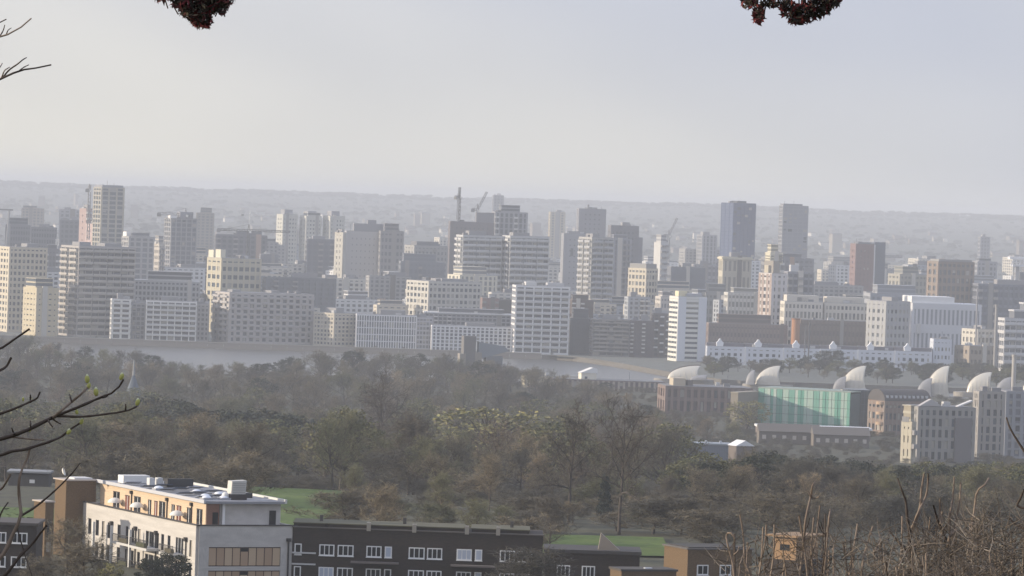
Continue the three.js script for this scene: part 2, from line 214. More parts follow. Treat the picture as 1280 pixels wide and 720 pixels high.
// ---- second and third rows, west to east
block({ n: 'office_block', l: 'dim grey slab block stepping up behind the cream grid tower', x0: 6, xc: 7, x1: 38, yt: 281, d: 4100, th: 6, dep: 25, fl: 12, bf: 10, wall: '#6f7076', plant: [[-.1, 0, .3, .5, 5, '#66676c']] });
block({ n: 'office_block', l: 'dim grey long slab with white stair fin behind the cream grid tower', x0: 38, xc: 39, x1: 71, yt: 284, d: 4000, th: 6, dep: 25, fl: 12, bf: 10, wall: '#737479', extra: (g, w, h, dep) => box('stair_fin', mat('#d8d4cc'), g, w / 2, h * 0.45, dep / 2, 2, h * 0.8, 3) });
block({ l: 'plain grey slab peeping between the beige block and striped dark block', x0: 56, xc: 57, x1: 74, yt: 312, d: 3300, th: 6, dep: 20, fl: 12, bf: 4, wall: '#807f82', glass: '#66686c' });
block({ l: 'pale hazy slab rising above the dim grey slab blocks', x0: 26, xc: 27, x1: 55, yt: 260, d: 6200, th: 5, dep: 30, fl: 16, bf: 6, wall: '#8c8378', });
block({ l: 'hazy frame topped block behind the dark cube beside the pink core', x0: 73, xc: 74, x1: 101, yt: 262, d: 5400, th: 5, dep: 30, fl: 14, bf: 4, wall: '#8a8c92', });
block({ l: 'dark cube block beside the pink concrete core', x0: 74, xc: 75, x1: 104, yt: 275, d: 4500, th: 5, dep: 30, fl: 14, bf: 5, wall: '#6d6e74', });
block({ n: 'building_core', l: 'tall pink unfinished core standing beside the tallest western tower', x0: 98, xc: 108, x1: 115, yt: 261, d: 4280, th: 30, fl: 14, bf: 2, bs: 3, wall: '#a58f89', band: 0.7, pier: 0.7 });
block({ n: 'building_core', l: 'lower pink and white core at the foot of the tallest western tower', x0: 106, xc: 116, x1: 125, yt: 280, d: 4200, th: 35, fl: 12, bf: 2, bs: 4, wall: '#bba59f', band: 0.6, pier: 0.6 });
block({ near: 1, n: 'high_rise_tower', l: 'tallest western tower with sunlit cream flank and dark vertical bays', x0: 115, xc: 127, x1: 155, yt: 234, d: 4150, th: 26, fl: 24, bf: 3, bs: 3, wall: '#a6a090', bandCol: '#9a9790', band: 0.35, pier: 0.22, plant: [[0, 0, .9, .9, 1.6, '#8b8c92']] });
block({ l: 'grey block of four broad bays with bright white roof box', x0: 150, xc: 161, x1: 193, yt: 296, d: 3700, th: 22, fl: 14, bf: 4, bs: 3, wall: '#a1a09f', glass: '#6a6d74', band: 0.3, pier: 0.3, plant: [[-.4, 0, .25, .5, 3.5, '#e8e5e0']] });
block({ l: 'pale balconied slab squeezed beside the grey glass tower', x0: 192, xc: 199, x1: 206, yt: 305, d: 3650, th: 30, fl: 12, bf: 2, bs: 4, wall: '#b9b2a8', glass: '#7c7d80' });
block({ near: 1, n: 'high_rise_tower', l: 'grey glass tower with crane on top and white flecked flank', x0: 204, xc: 214, x1: 246, yt: 273, d: 3780, th: 22, fl: 20, bf: 5, bs: 3, wall: '#939394', bandCol: '#88898c', glass: '#62666f', band: 0.3, pier: 0.2, plant: [[-.35, 0, .25, .5, 2, '#e4e2de'], [.15, 0, .5, .5, 5, '#8a8b90']] });
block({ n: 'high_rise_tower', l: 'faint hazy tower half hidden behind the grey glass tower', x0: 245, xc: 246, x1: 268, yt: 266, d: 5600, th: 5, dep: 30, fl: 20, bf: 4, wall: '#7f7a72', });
block({ near: 1, panes: 1, n: 'apartment_tower', l: 'pale cream tower with two sunlit boxes on its roof', x0: 256, xc: 277, x1: 326, yt: 323, d: 3260, th: 24, fl: 9, bf: 7, bs: 3, wall: '#b8b09a', bandCol: '#b0aa98', glass: '#5c5f66', band: 0.5, pier: 0.3, plant: [[-.42, .2, .12, .35, 5.6, '#d2ccb8'], [-.42, -.3, .12, .35, 5, '#d2ccb8'], [.2, 0, .2, .4, 2]] });
block({ n: 'unfinished_block', l: 'dim unfinished block under the dark tower crane', x0: 268, xc: 270, x1: 334, yt: 293, d: 4050, th: 6, dep: 30, fl: 14, bf: 9, wall: '#6c6d73', plant: [[.15, 0, .5, .5, 3, '#66676d']] });
block({ l: 'plain grey slab stepping down beside the unfinished crane block', x0: 325, xc: 326, x1: 348, yt: 318, d: 3900, th: 6, dep: 24, fl: 11, bf: 5, wall: '#797a80', glass: '#6c6e74', band: 0.6 });
const trio = [[345, 354, 372, 268, 'first'], [374, 383, 402, 270, 'middle'], [403, 413, 431, 270, 'last']];
for (const [a, b, c2, y, w] of trio) block({ n: 'high_rise_tower', l: { first: 'pale slab tower of three, standing over the dark crane jib', middle: 'middle one of three pale slab towers with cream flank', last: 'pale slab tower of three beside the white window strip tower' }[w], g: 'trio of pale slab towers', x0: a, xc: b, x1: c2, yt: y, d: 4700, th: 24, fl: 19, bf: 5, bs: 2, wall: '#bab9b1', band: 0.6, pier: 0.5, plant: [[-.05, 0, .55, .6, 4.5, '#8f9095']] });
block({ l: 'dark slab of pale topped bays in front of the pale slab towers', x0: 382, xc: 384, x1: 419, yt: 299, d: 3900, th: 6, dep: 24, fl: 13, bf: 5, wall: '#71737a', glass: '#646770', band: 0.35, pier: 0.3 });
block({ near: 1, panes: 1, n: 'stair_tower', l: 'narrow white tower pierced by two rows of small dark windows', x0: 418, xc: 429, x1: 433, yt: 291, d: 3680, th: 35, fl: 15, bf: 1, bs: 2, wall: '#adaaa2', bandCol: '#c0bcb2', glass: '#5e5d5c', band: 0.5, pier: 0.55 });
block({ n: 'office_block', l: 'wide blank grey slab with one slot of windows behind the brick terrace', x0: 432, xc: 433, x1: 476, yt: 289, d: 3760, th: 5, dep: 26, fl: 14, bf: 8, wall: '#a9a8a8', glass: '#74767c', band: 0.75, pier: 0.8, plant: [[.15, 0, .85, .6, 6, '#85868b'], [.25, 0, .25, .5, 9, '#85868b']] });
block({ n: 'office_block', l: 'grid windowed grey block with dark roof adjoining the blank slab', x0: 475, xc: 476, x1: 505, yt: 289, d: 3740, th: 5, dep: 26, fl: 13, bf: 6, wall: '#8b8989', glass: '#616369', band: 0.45, pier: 0.4, roofCol: '#55565a' });
block({ l: 'grey windowed block with raised dark centre behind the cream cornered block', x0: 505, xc: 518, x1: 560, yt: 307, d: 3950, th: 20, fl: 12, bf: 9, bs: 3, wall: '#999896', glass: '#67696f', band: 0.5, pier: 0.45, plant: [[-.05, 0, .65, .6, 3.2, '#6c6d72']] });
block({ l: 'low bluish block in front of the raised centre block', x0: 500, xc: 501, x1: 556, yt: 327, d: 3600, th: 5, dep: 24, fl: 9, bf: 10, wall: '#777b83', glass: '#6a6f78' });
block({ near: 1, panes: 1, n: 'office_block', l: 'white gridded block with sunlit cream corner above the lattice block', x0: 507, xc: 536, x1: 602, yt: 352, d: 3200, th: 28, fl: 10, bf: 12, bs: 6, wall: '#bbb8b0', bandCol: '#bbb8b0', glass: '#54575c', band: 0.42, pier: 0.35, plant: [[.1, 0, .5, .5, 1.6]] });
block({ n: 'office_block', l: 'white ribbed block with yellow lit roof edge behind the cream cornered block', x0: 559, xc: 575, x1: 622, yt: 344, d: 3350, th: 24, fl: 11, bf: 8, bs: 3, wall: '#cac5b5', glass: '#75777c', band: 0.25, pier: 0.45 });
block({ n: 'high_rise_tower', l: 'tall plain brown slab behind the twin white balconied towers', x0: 561, xc: 563, x1: 618, yt: 277, d: 4000, th: 4, dep: 28, fl: 17, bf: 10, wall: '#6f696b', band: 0.7, pier: 0.7, plant: [[.3, 0, .4, .5, 8, '#7a797d']] });
block({ n: 'high_rise_tower', l: 'pale ribbed tower with dark crown behind the twin balconied towers', x0: 617, xc: 619, x1: 660, yt: 265, d: 4050, th: 6, dep: 28, fl: 18, bf: 7, wall: '#919296', band: 0.2, pier: 0.42, plant: [[-.1, 0, .6, .6, 1.2, '#55565b']] });
for (const [a, b, c2, y, l] of [[570, 579, 628, 294, 'white balconied round cornered tower in front of the brown slab'], [628, 638, 687, 295, 'white balconied round cornered tower above the tall white framed tower']])
  block({ near: 1, n: 'balcony_tower', l, g: 'twin white balconied towers', x0: a, xc: b, x1: c2, yt: y, d: 3450, th: 20, fl: 17, bf: 7, bs: 3, wall: '#b9b9b7', bandCol: '#b5b6b6', glass: '#6e7177', band: 0.42, pier: 0.08, balc: { depth: 1.5, cols: 3, wide: 0.92, col: '#bdbdbd', side: 1, sideCols: 2 } });
block({ n: 'rooftop_box', l: 'low block half reddish half dark beside the tall white framed tower', x0: 602, xc: 603, x1: 624, yt: 373, d: 3160, th: 5, dep: 16, fl: 8, bf: 4, wall: '#83706c', bandCol: '#876d68', glass: '#7c5a57', band: 0.8, pier: 0.5, extra: (g, w, h, dep) => box('dark_wing', mat('#55524f'), g, w + 0.1, h / 2 - 0.4, 0, w, h, dep) });
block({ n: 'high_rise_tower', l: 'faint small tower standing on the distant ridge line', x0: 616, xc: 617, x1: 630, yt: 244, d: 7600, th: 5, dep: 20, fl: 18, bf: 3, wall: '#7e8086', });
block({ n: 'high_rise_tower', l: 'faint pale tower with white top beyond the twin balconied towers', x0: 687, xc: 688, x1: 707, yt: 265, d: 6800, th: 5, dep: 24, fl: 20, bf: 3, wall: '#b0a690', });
block({ n: 'office_block', l: 'blank grey block with a small dark sign beside the balconied corner tower', x0: 704, xc: 705, x1: 738, yt: 292, d: 4300, th: 5, dep: 24, fl: 14, bf: 6, wall: '#8f9095', band: 0.8, pier: 0.7, extra: (g, w, h, dep) => { box('sign', mat('#55575c'), g, -w * 0.18, h * 0.76, dep / 2 + 0.3, 2.4, 7, 0.4); } });
block({ n: 'high_rise_tower', l: 'plain square grey tower with small mast above the balconied corner tower', x0: 723, xc: 724, x1: 758, yt: 261, d: 4600, th: 4, dep: 28, fl: 20, bf: 6, wall: '#808188', band: 0.7, pier: 0.7, plant: [[-.12, 0, .06, .1, 4], [.05, 0, .3, .3, 1.4]] });
block({ near: 1, n: 'balcony_tower', l: 'balconied tower with a bright sunlit top corner and white slabs', x0: 724, xc: 740, x1: 768, yt: 297, d: 3500, th: 30, fl: 17, bf: 4, bs: 3, wall: '#a9a8a2', bandCol: '#a5a4a2', glass: '#63666c', band: 0.4, pier: 0.12, balc: { depth: 1.4, cols: 2, wide: 0.8, col: '#a9aaad', side: 1, sideCols: 2 } });
block({ n: 'high_rise_tower', l: 'tower of tall vertical stripes joined to the balconied corner tower', x0: 766, xc: 767, x1: 790, yt: 299, d: 3560, th: 5, dep: 24, fl: 17, bf: 4, wall: '#8f9198', glass: '#6b6e76', band: 0.12, pier: 0.45 });
block({ n: 'office_block', l: 'dark flat topped block looming behind the striped tower', x0: 763, xc: 764, x1: 799, yt: 282, d: 4100, th: 5, dep: 26, fl: 16, bf: 7, wall: '#6d6d73', band: 0.6, pier: 0.6, extra: (g, w, h, dep) => box('lower_wing', mat('#75767c'), g, w / 2 + 1.9, h * 0.44, 0, 3.6, h * 0.88, dep * 0.9) });
block({ near: 1, panes: 1, n: 'apartment_tower', l: 'cream and orange trimmed block with sunlit gridded flank', x0: 786, xc: 808, x1: 823, yt: 336, d: 3260, th: 42, fl: 12, bf: 4, bs: 5, wall: '#bdb5a6', bandCol: '#c2b8a4', glass: '#625f5c', band: 0.4, pier: 0.35, plant: [[0, 0, .9, .9, 3, '#8f8e8c']] });
block({ n: 'stair_tower', l: 'thin tower with a gleaming white flank above the orange trimmed block', x0: 818, xc: 826, x1: 836, yt: 303, d: 3900, th: 35, fl: 14, bf: 2, bs: 2, wall: '#c5c4c2', bandCol: '#bcbcbb', glass: '#8c8d91', band: 0.8, pier: 0.7 });
block({ l: 'white stepped block tucked behind the slender white tower', x0: 824, xc: 826, x1: 842, yt: 371, d: 3180, th: 10, dep: 18, fl: 8, bf: 4, wall: '#bdb8b2', glass: '#77767a' });
block({ n: 'office_block', l: 'dark bluish long roofed block behind the slender white tower', x0: 838, xc: 839, x1: 882, yt: 334, d: 3700, th: 4, dep: 30, fl: 8, bf: 9, wall: '#6f737b', glass: '#696d75', band: 0.6 });
block({ n: 'office_block', l: 'grey stepped roof block with pale ledges beside the dark bluish block', x0: 868, xc: 869, x1: 906, yt: 331, d: 3900, th: 4, dep: 30, fl: 9, bf: 7, wall: '#85858a', bandCol: '#97979a', glass: '#6c6e74', band: 0.4 });
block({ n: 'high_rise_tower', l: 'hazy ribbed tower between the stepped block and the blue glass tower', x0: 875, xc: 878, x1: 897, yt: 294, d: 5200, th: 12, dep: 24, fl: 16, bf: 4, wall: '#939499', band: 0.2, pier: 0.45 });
// dark blue-glass tower with chamfered corner
block({ near: 1, n: 'high_rise_tower', l: 'dark blue glass tower with a lighter faceted edge', x0: 903, xc: 917, x1: 946, yt: 254, d: 4450, th: 24, fl: 30, bf: 6, bs: 3, wall: '#465272', bandCol: '#4a5674', glass: '#46526e', band: 0.2, pier: 0.12, inset: 0.2, plant: [[.0, 0, .4, .5, 2, '#4b4f58']] });
block({ near: 1, n: 'high_rise_tower', l: 'plain grey glass tower with sloping top standing alone', x0: 977, xc: 979, x1: 1011, yt: 257, d: 4500, th: 5, dep: 26, fl: 28, bf: 5, wall: '#8f9197', glass: '#83868d', band: 0.25, pier: 0.15, inset: 0.2, plant: [[-.1, 0, .75, .8, 1.6, '#7b7e85']] });
block({ n: 'office_block', l: 'cream classical block with tall pilasters below the blue glass tower', x0: 902, xc: 904, x1: 940, yt: 321, d: 3600, th: 6, dep: 22, fl: 4, bf: 6, wall: '#bdb7a6', glass: '#8a857c', band: 0.3, pier: 0.45, extra: (g, w, h, dep) => box('cornice', mat('#cbc4ae'), g, 0, h - 1, 0, w + 2, 1.6, dep + 2) });
block({ l: 'pale low terrace block below the cream classical block', x0: 908, xc: 910, x1: 953, yt: 366, d: 3180, th: 6, dep: 18, fl: 7, bf: 9, wall: '#b7b5b0', bandCol: '#c6c4be', glass: '#84847f', band: 0.4, pier: 0.4 });
block({ l: 'grey pitched block joining the slender white tower and pale terrace block', x0: 880, xc: 882, x1: 910, yt: 366, d: 3260, th: 6, dep: 18, fl: 7, bf: 6, wall: '#949492', glass: '#6f706f' });
block({ near: 1, panes: 1, n: 'apartment_tower', l: 'tall white tower with terracotta flank and one dark window column', x0: 950, xc: 965, x1: 985, yt: 342, d: 3140, th: 28, fl: 12, bf: 3, bs: 3, wall: '#c2bfbf', side: '#9a8a82', bandCol: '#c2bcb8', glass: '#5c5c60', band: 0.45, pier: 0.5, plant: [[-.1, 0, .4, .7, 8, '#8d877f'], [-.35, 0, .2, .3, 5, '#b3aa97']] });
block({ n: 'office_block', l: 'small bright cream block perched above the terracotta flanked tower', x0: 961, xc: 963, x1: 979, yt: 316, d: 3500, th: 10, dep: 16, fl: 4, bf: 3, wall: '#cdc6b0', glass: '#8f8a78', base: 60, band: 0.5, pier: 0.2 });
block({ n: 'office_block', l: 'long grey slab carrying the small bright cream block', x0: 955, xc: 957, x1: 1018, yt: 322, d: 3560, th: 5, dep: 24, fl: 11, bf: 10, wall: '#85868a', glass: '#6e7075' });
block({ l: 'dark bluish balconied block beside the terracotta flanked tower', x0: 984, xc: 985, x1: 1018, yt: 340, d: 3250, th: 5, dep: 20, fl: 11, bf: 5, wall: '#75777d', bandCol: '#868890', glass: '#585b63', band: 0.3, pier: 0.3, plant: [[-.2, 0, .3, .4, 4.5, '#b9babb'], [.3, 0, .3, .4, 3]] });
block({ near: 1, l: 'cream terrace block with arched upper floor beside the terracotta flanked tower', x0: 979, xc: 981, x1: 1029, yt: 377, d: 3110, th: 6, dep: 18, fl: 6, bf: 10, bs: 4, wall: '#cfc9be', glass: '#7c7972', band: 0.36, pier: 0.42, extra: (g, w, h, dep) => { box('attic_storey', mat('#c9c3b8'), g, 0, h + 2.4, -2, w - 4, 4, dep - 5); } });
block({ near: 1, l: 'second cream terrace block with arched upper floor behind the brick row', x0: 1029, xc: 1031, x1: 1086, yt: 379, d: 3115, th: 6, dep: 18, fl: 6, bf: 11, bs: 4, wall: '#cdc7bb', glass: '#7b7871', band: 0.36, pier: 0.42, extra: (g, w, h, dep) => { box('attic_storey', mat('#c7c1b5'), g, 0, h + 2.2, -2, w - 4, 4, dep - 5); } });
block({ l: 'dark brick row with chimneys below the pale terrace block', x0: 884, xc: 886, x1: 985, yt: 404, d: 3080, th: 4, dep: 14, fl: 4, bf: 22, wall: '#7a6c68', bandCol: '#85776f', glass: '#5b5552', band: 0.5, pier: 0.55, plant: [[-.3, 0, .04, .3, 2.4, '#b9b2a8'], [0, 0, .04, .3, 2.4, '#b9b2a8'], [.25, 0, .04, .3, 2.4, '#b9b2a8']] });
block({ l: 'long low brown brick row below the cream terrace blocks', x0: 1000, xc: 1001, x1: 1090, yt: 400, d: 3090, th: 4, dep: 14, fl: 4, bf: 18, wall: '#6f625c', bandCol: '#776b63', glass: '#5d5650', band: 0.5, pier: 0.5, plant: [] });
block({ near: 1, n: 'high_rise_tower', l: 'red brown clad tower with dark glass half', x0: 1068, xc: 1070, x1: 1093, yt: 305, d: 3900, th: 6, dep: 26, fl: 15, bf: 5, bs: 3, wall: '#7d6664', bandCol: '#7a6462', glass: '#6b5858', band: 0.6, pier: 0.6, plant: [[.0, 0, .7, .7, 1.2, '#6a6d75']], extra: (g, w, h, dep) => { box('pale_fin', mat('#c6c5c6'), g, w / 2 + 0.6, h / 2, dep / 2 - 3, 1.1, h, 6.2); box('glass_wing', mat('#555d6b', 0.35), g, w / 2 + 5.6, h / 2 + 1, -2, 9, h + 2, dep - 4); } });
block({ near: 1, n: 'apartment_tower', l: 'brown gridded block standing above the long white warehouse', x0: 1162, xc: 1173, x1: 1220, yt: 327, d: 3420, th: 18, fl: 11, bf: 8, bs: 2, wall: '#837468', bandCol: '#7d7269', glass: '#565a60', band: 0.4, pier: 0.35, plant: [[0, 0, .9, .8, 1.4, '#8d8c8b']] });
block({ near: 1, panes: 1, n: 'office_block', l: 'blue grey block with beige end and one window column by the white sheds', x0: 1086, xc: 1108, x1: 1140, yt: 377, d: 3040, th: 34, fl: 8, bf: 6, bs: 4, wall: '#9fa0a0', bandCol: '#9a9ba0', glass: '#6a7180', band: 0.55, pier: 0.5 });
block({ n: 'warehouse', l: 'long white ribbed warehouse with curved white roof', x0: 1139, xc: 1141, x1: 1228, yt: 379, d: 3130, th: 5, dep: 40, fl: 2, bf: 16, wall: '#c8c9cd', glass: '#8b8f98', band: 0.3, pier: 0.5, roofCol: '#d4d4d6', plant: [[-.2, 0, .62, .9, 4.2, '#dcdcdc']] });
block({ n: 'warehouse', l: 'low grey flat roofed shed behind the blue grey block', x0: 1086, xc: 1088, x1: 1150, yt: 367, d: 3300, th: 5, dep: 30, fl: 6, bf: 9, wall: '#9a9da4', glass: '#82868e' });
block({ n: 'office_block', l: 'greenish low rise block beside the brown gridded block', x0: 1113, xc: 1125, x1: 1160, yt: 343, d: 3750, th: 18, fl: 9, bf: 7, bs: 3, wall: '#99968c', glass: '#6d706e' });
block({ n: 'office_block', l: 'dark blue long block beneath the white stadium roof', x0: 1221, xc: 1223, x1: 1300, yt: 355, d: 3400, th: 5, dep: 30, fl: 9, bf: 12, wall: '#6a6e78', bandCol: '#757985', glass: '#5d626d', band: 0.35 });
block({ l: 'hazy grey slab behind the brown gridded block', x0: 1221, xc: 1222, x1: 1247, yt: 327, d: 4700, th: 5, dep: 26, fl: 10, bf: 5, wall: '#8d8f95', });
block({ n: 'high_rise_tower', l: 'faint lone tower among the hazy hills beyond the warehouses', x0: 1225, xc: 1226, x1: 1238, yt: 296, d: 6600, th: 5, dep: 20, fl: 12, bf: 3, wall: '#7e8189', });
block({ l: 'small cream low block beside the grey flue pipe', x0: 1205, xc: 1222, x1: 1248, yt: 412, d: 3020, th: 30, fl: 5, bf: 5, bs: 4, wall: '#c3beb4', glass: '#807d79' });
block({ n: 'low_building', l: 'low brown brick building with rounded cream entrance by the river trees', x0: 1196, xc: 1212, x1: 1246, yt: 433, d: 2960, th: 28, fl: 2, bf: 6, bs: 3, wall: '#94897c', glass: '#5f5853', plant: [] });
// ---------------------------------------------------------------- special shapes of the city
function place(name, label, category, x, y, d, th = 0, group) { const p = at(x, y, d), g = thing(name, label, category, group); g.position.set(p.x, groundY(p.x, d), p.z); g.rotation.y = rad(th); return g; }
function prism(pts, depth) { const g = new THREE.ExtrudeGeometry(new THREE.Shape(pts.map(p => new THREE.Vector2(p[0], p[1]))), { depth, bevelEnabled: false }); g.translate(0, 0, -depth / 2); return g; }

{ // white terrace along the north bank: six houses, each with a white gabled roof pod
  const xs = [884, 932, 980, 1026, 1073, 1119, 1166], labels = ['beside the slender white tower', 'second from the slender white tower', 'below the terracotta flanked tower', 'below the brown brick row', 'below the blue grey block beige end', 'beside the white dockside hall'];
  for (let i = 0; i < 6; i++) {
    const yt = 433 + i * 1.2;
    const g = block({ near: 1, n: 'terrace_house_block', c: 'building', l: 'white terrace section with gabled roof pod ' + labels[i], g: 'white riverside terrace', x0: xs[i], xc: xs[i], x1: xs[i + 1] - 0.6, yt, d: 2960, th: 2, dep: 12, fl: 3, bf: 6, bs: 2, wall: '#c3c8d2', bandCol: '#c3c8d2', glass: '#5d6676', band: 0.5, pier: 0.5, panes: 1, roofCol: '#74727a', plant: [],
      extra: (q, w, h, dep) => { const pod = mesh('roof_pod', prism([[-3, 0], [3, 0], [3.6, 3], [1.6, 4.4], [0.6, 6], [-0.6, 6], [-1.6, 4.4], [-3.6, 3]], 4), mat('#dde0e6'), q); pod.scale.set(0.62, 0.8, 1); pod.position.set(-w * 0.16, h + 0.2, dep / 2 - 2.6); box('roof_ridge', mat('#6d6a72'), q, 0, h + 1.3, -1.5, w, 2.2, dep - 6); } });
  }
  block({ near: 1, panes: 1, n: 'dockside_hall', l: 'taller white hall ending the white riverside terrace', x0: 1166, xc: 1167, x1: 1190, yt: 424, d: 2965, th: 4, dep: 14, fl: 4, bf: 5, bs: 3, wall: '#c5cad3', glass: '#69707d', band: 0.55, pier: 0.5, plant: [] });
}
block({ near: 1, n: 'stepped_apartment_block', l: 'white apartment block with stepped rows of long balconies beside the grey flue pipe', x0: 1249, xc: 1256, x1: 1330, yt: 398, d: 3010, th: 10, dep: 16, fl: 7, bf: 10, bs: 3, wall: '#b9b9bb', glass: '#6e7178', band: 0.42, pier: 0.14, balc: { depth: 1.4, cols: 5, wide: 0.95, col: '#c3c3c4' }, plant: [], extra: (g, w, h, dep, sx, fh) => { for (let k = 0; k < 2; k++) { box('attic_glazing', mat('#6e7178', 0.35), g, 3 + k * 3, h + fh * (k + 0.5) + 0.4, -1, w - 8 - k * 7, fh, dep - 4 - k * 2); box('attic_band', mat('#b9b9bb'), g, 3 + k * 3, h + fh * (k + 1) + 0.3, -1, w - 7 - k * 7, 1, dep - 3 - k * 2); } } });
{ // stadium roof, white trusses
  const g = place('stadium_roof', 'white stadium roof edge with slanted trusses above the dark blue block', 'stadium', 1283, 352, 3900, 0);
  const base = g.position.y, top = at(1283, 323, 3900).y - base, wm = mat('#d9dade');
  box('roof_rim', wm, g, 0, top, 0, 30, 2, 20); box('roof_rim', wm, g, 1, top - 6, 0, 27, 1.6, 18);
  for (let i = -4; i <= 4; i++) { const t = box('truss', wm, g, i * 3.2, top - 3, 9.2, 0.7, 7, 0.7); t.rotation.z = 0.3 * (i % 2 ? 1 : -1); }
  for (const x of [-8, 0, 9]) box('stadium_column', mat('#a5a7ad'), g, x, (top - 6) / 2, 0, 3, top - 7, 6);
}
{ // river wall on the north bank
  const pts = steps(-330, 20, 35), pos = [], idx = [];
  const g = thing('river_wall', 'pale concrete river wall along the far bank', 'wall');
  const wm = mat('#857f78'), cm = mat('#9a948c');
  for (let i = 0; i + 1 < pts.length; i += 1) { const a = pts[i], b = pts[i + 1], za = -northBank(a), zb = -northBank(b), L = Math.hypot(b - a, zb - za), ry = -Math.atan2(zb - za, b - a);
    box('wall_panel', wm, g, (a + b) / 2, 1.8, (za + zb) / 2 + 0.4, L - 0.15, 4.4, 0.8, ry); box('coping', cm, g, (a + b) / 2, 4.2, (za + zb) / 2 + 0.4, L + 0.02, 0.45, 1.3, ry); }
}
{ const g = thing('river_wall', 'dark sheet pile wall along the bank below the white riverside terrace', 'wall'); const pts = steps(20, 420, 40);
  for (let i = 0; i + 1 < pts.length; i++) { const a = pts[i], b = pts[i + 1], za = -northBank(a), zb = -northBank(b), L = Math.hypot(b - a, zb - za); box('wall_panel', mat('#615e5a'), g, (a + b) / 2, 1.6, (za + zb) / 2 + 0.4, L - 0.1, 3.6, 0.8, -Math.atan2(zb - za, b - a)); } }

// ---- cranes: a lattice mast, a jib with a counter-jib, cab and counterweight
function bar(a, b, r, n = 4) { const A = new THREE.Vector3(...a), B = new THREE.Vector3(...b), g = new THREE.CylinderGeometry(r, r, A.distanceTo(B), n, 1); g.applyQuaternion(new THREE.Quaternion().setFromUnitVectors(new THREE.Vector3(0, 1, 0), B.clone().sub(A).normalize())); g.translate((A.x + B.x) / 2, (A.y + B.y) / 2, (A.z + B.z) / 2); return g; }
function lattice(L, s, r) { const gs = [], n = Math.max(3, Math.round(L / (s * 1.6))); for (const [x, z] of [[-1, -1], [1, -1], [1, 1], [-1, 1]]) gs.push(bar([x * s / 2, 0, z * s / 2], [x * s / 2, L, z * s / 2], r)); for (let i = 0; i < n; i++) { const y0 = L * i / n, y1 = L * (i + 1) / n, q = i % 2 ? 1 : -1; gs.push(bar([-q * s / 2, y0, s / 2], [q * s / 2, y1, s / 2], r * 0.7), bar([s / 2, y0, -q * s / 2], [s / 2, y1, q * s / 2], r * 0.7)); } return mergeGeometries(gs); }
function crane(label, x, yMast, yBase, d, jib, counter, luff, col, turn = 0, s = 2) {
  const top = at(x, yMast, d), g = thing('tower_crane', label, 'crane', 'tower cranes'), m = mat(col, 0.6);
  const base = Math.max(yBase === null ? groundY(top.x, d) : at(x, yBase, d).y, 3); g.position.set(top.x, base, top.z); g.rotation.y = rad(turn);
  const H = top.y - base; mesh('mast', lattice(H, s, 0.3), m, g);
  const j = mesh('jib', lattice(jib, s * 0.7, 0.26), m, g); j.position.y = H; j.rotation.z = -(luff ?? Math.PI / 2);
  const c = mesh('counter_jib', lattice(counter, s * 0.7, 0.26), m, g); c.position.y = H; c.rotation.z = Math.PI / 2;
  box('counterweight', mat('#7b7a78'), g, -counter + 1, H - 1, 0, 3, 2.6, 2.2); box('cab', mat('#d9d9d6'), g, 1.4, H - 1.2, s * 0.7, 1.8, 2, 1.8);
  mesh('tower_head', mergeGeometries([bar([-0.8, H, 0], [0, H + 5, 0], 0.3), bar([0.8, H, 0], [0, H + 5, 0], 0.3), bar([0, H + 5, 0], [-counter * 0.8, H, 0], 0.12)]), m, g);
}
crane('dark crane with long level jib over the unfinished block', 311, 288, 322, 3980, 34, 26, null, '#3d3e42');
crane('dark slender crane mast standing above the plain brown slab', 574, 246, 280, 4010, 8, 6, 0.05, '#4a4a4f', 60);
crane('grey luffing crane with raised jib behind the brown slab', 597, 262, 292, 4060, 17, 5, 0.45, '#6d6e73');
crane('white crane on the roof of the grey glass tower', 232, 268, 275, 3790, 5, 22, null, '#8c8d90', 0, 2.6);
crane('pale crane with level jib in the hazy distance', 313, 268, 300, 5600, 32, 10, null, '#d4d4d2');
crane('thin crane with raised jib behind the dark flat topped block', 836, 294, null, 4500, 18, 5, 0.42, '#77787d');
crane('crane with short level jib beside the red brown tower', 1098, 320, null, 4000, 20, 16, null, '#84868b');
crane('small crane at the corner of the tallest western tower', 112, 237, 300, 4140, 4, 3, 0.1, '#8f8b84');
{ // pylon with a flat crossbar at the western edge
  const p = at(4, 262, 3900), g = thing('lattice_pylon', 'pale two legged pylon with flat crossbar beside the dim grey slabs', 'pylon'), b = groundY(p.x, 3900), H = p.y - b; g.position.set(p.x, b, p.z);
  const m = mat('#a3a3a3'); mesh('leg', bar([-1, 0, 0], [-5, H, 0], 0.9), m, g); mesh('leg', bar([1, 0, 0], [5, H, 0], 0.9), m, g); box('crossbar', mat('#77777a'), g, -2, H, 0, 20, 1.2, 1.2); }
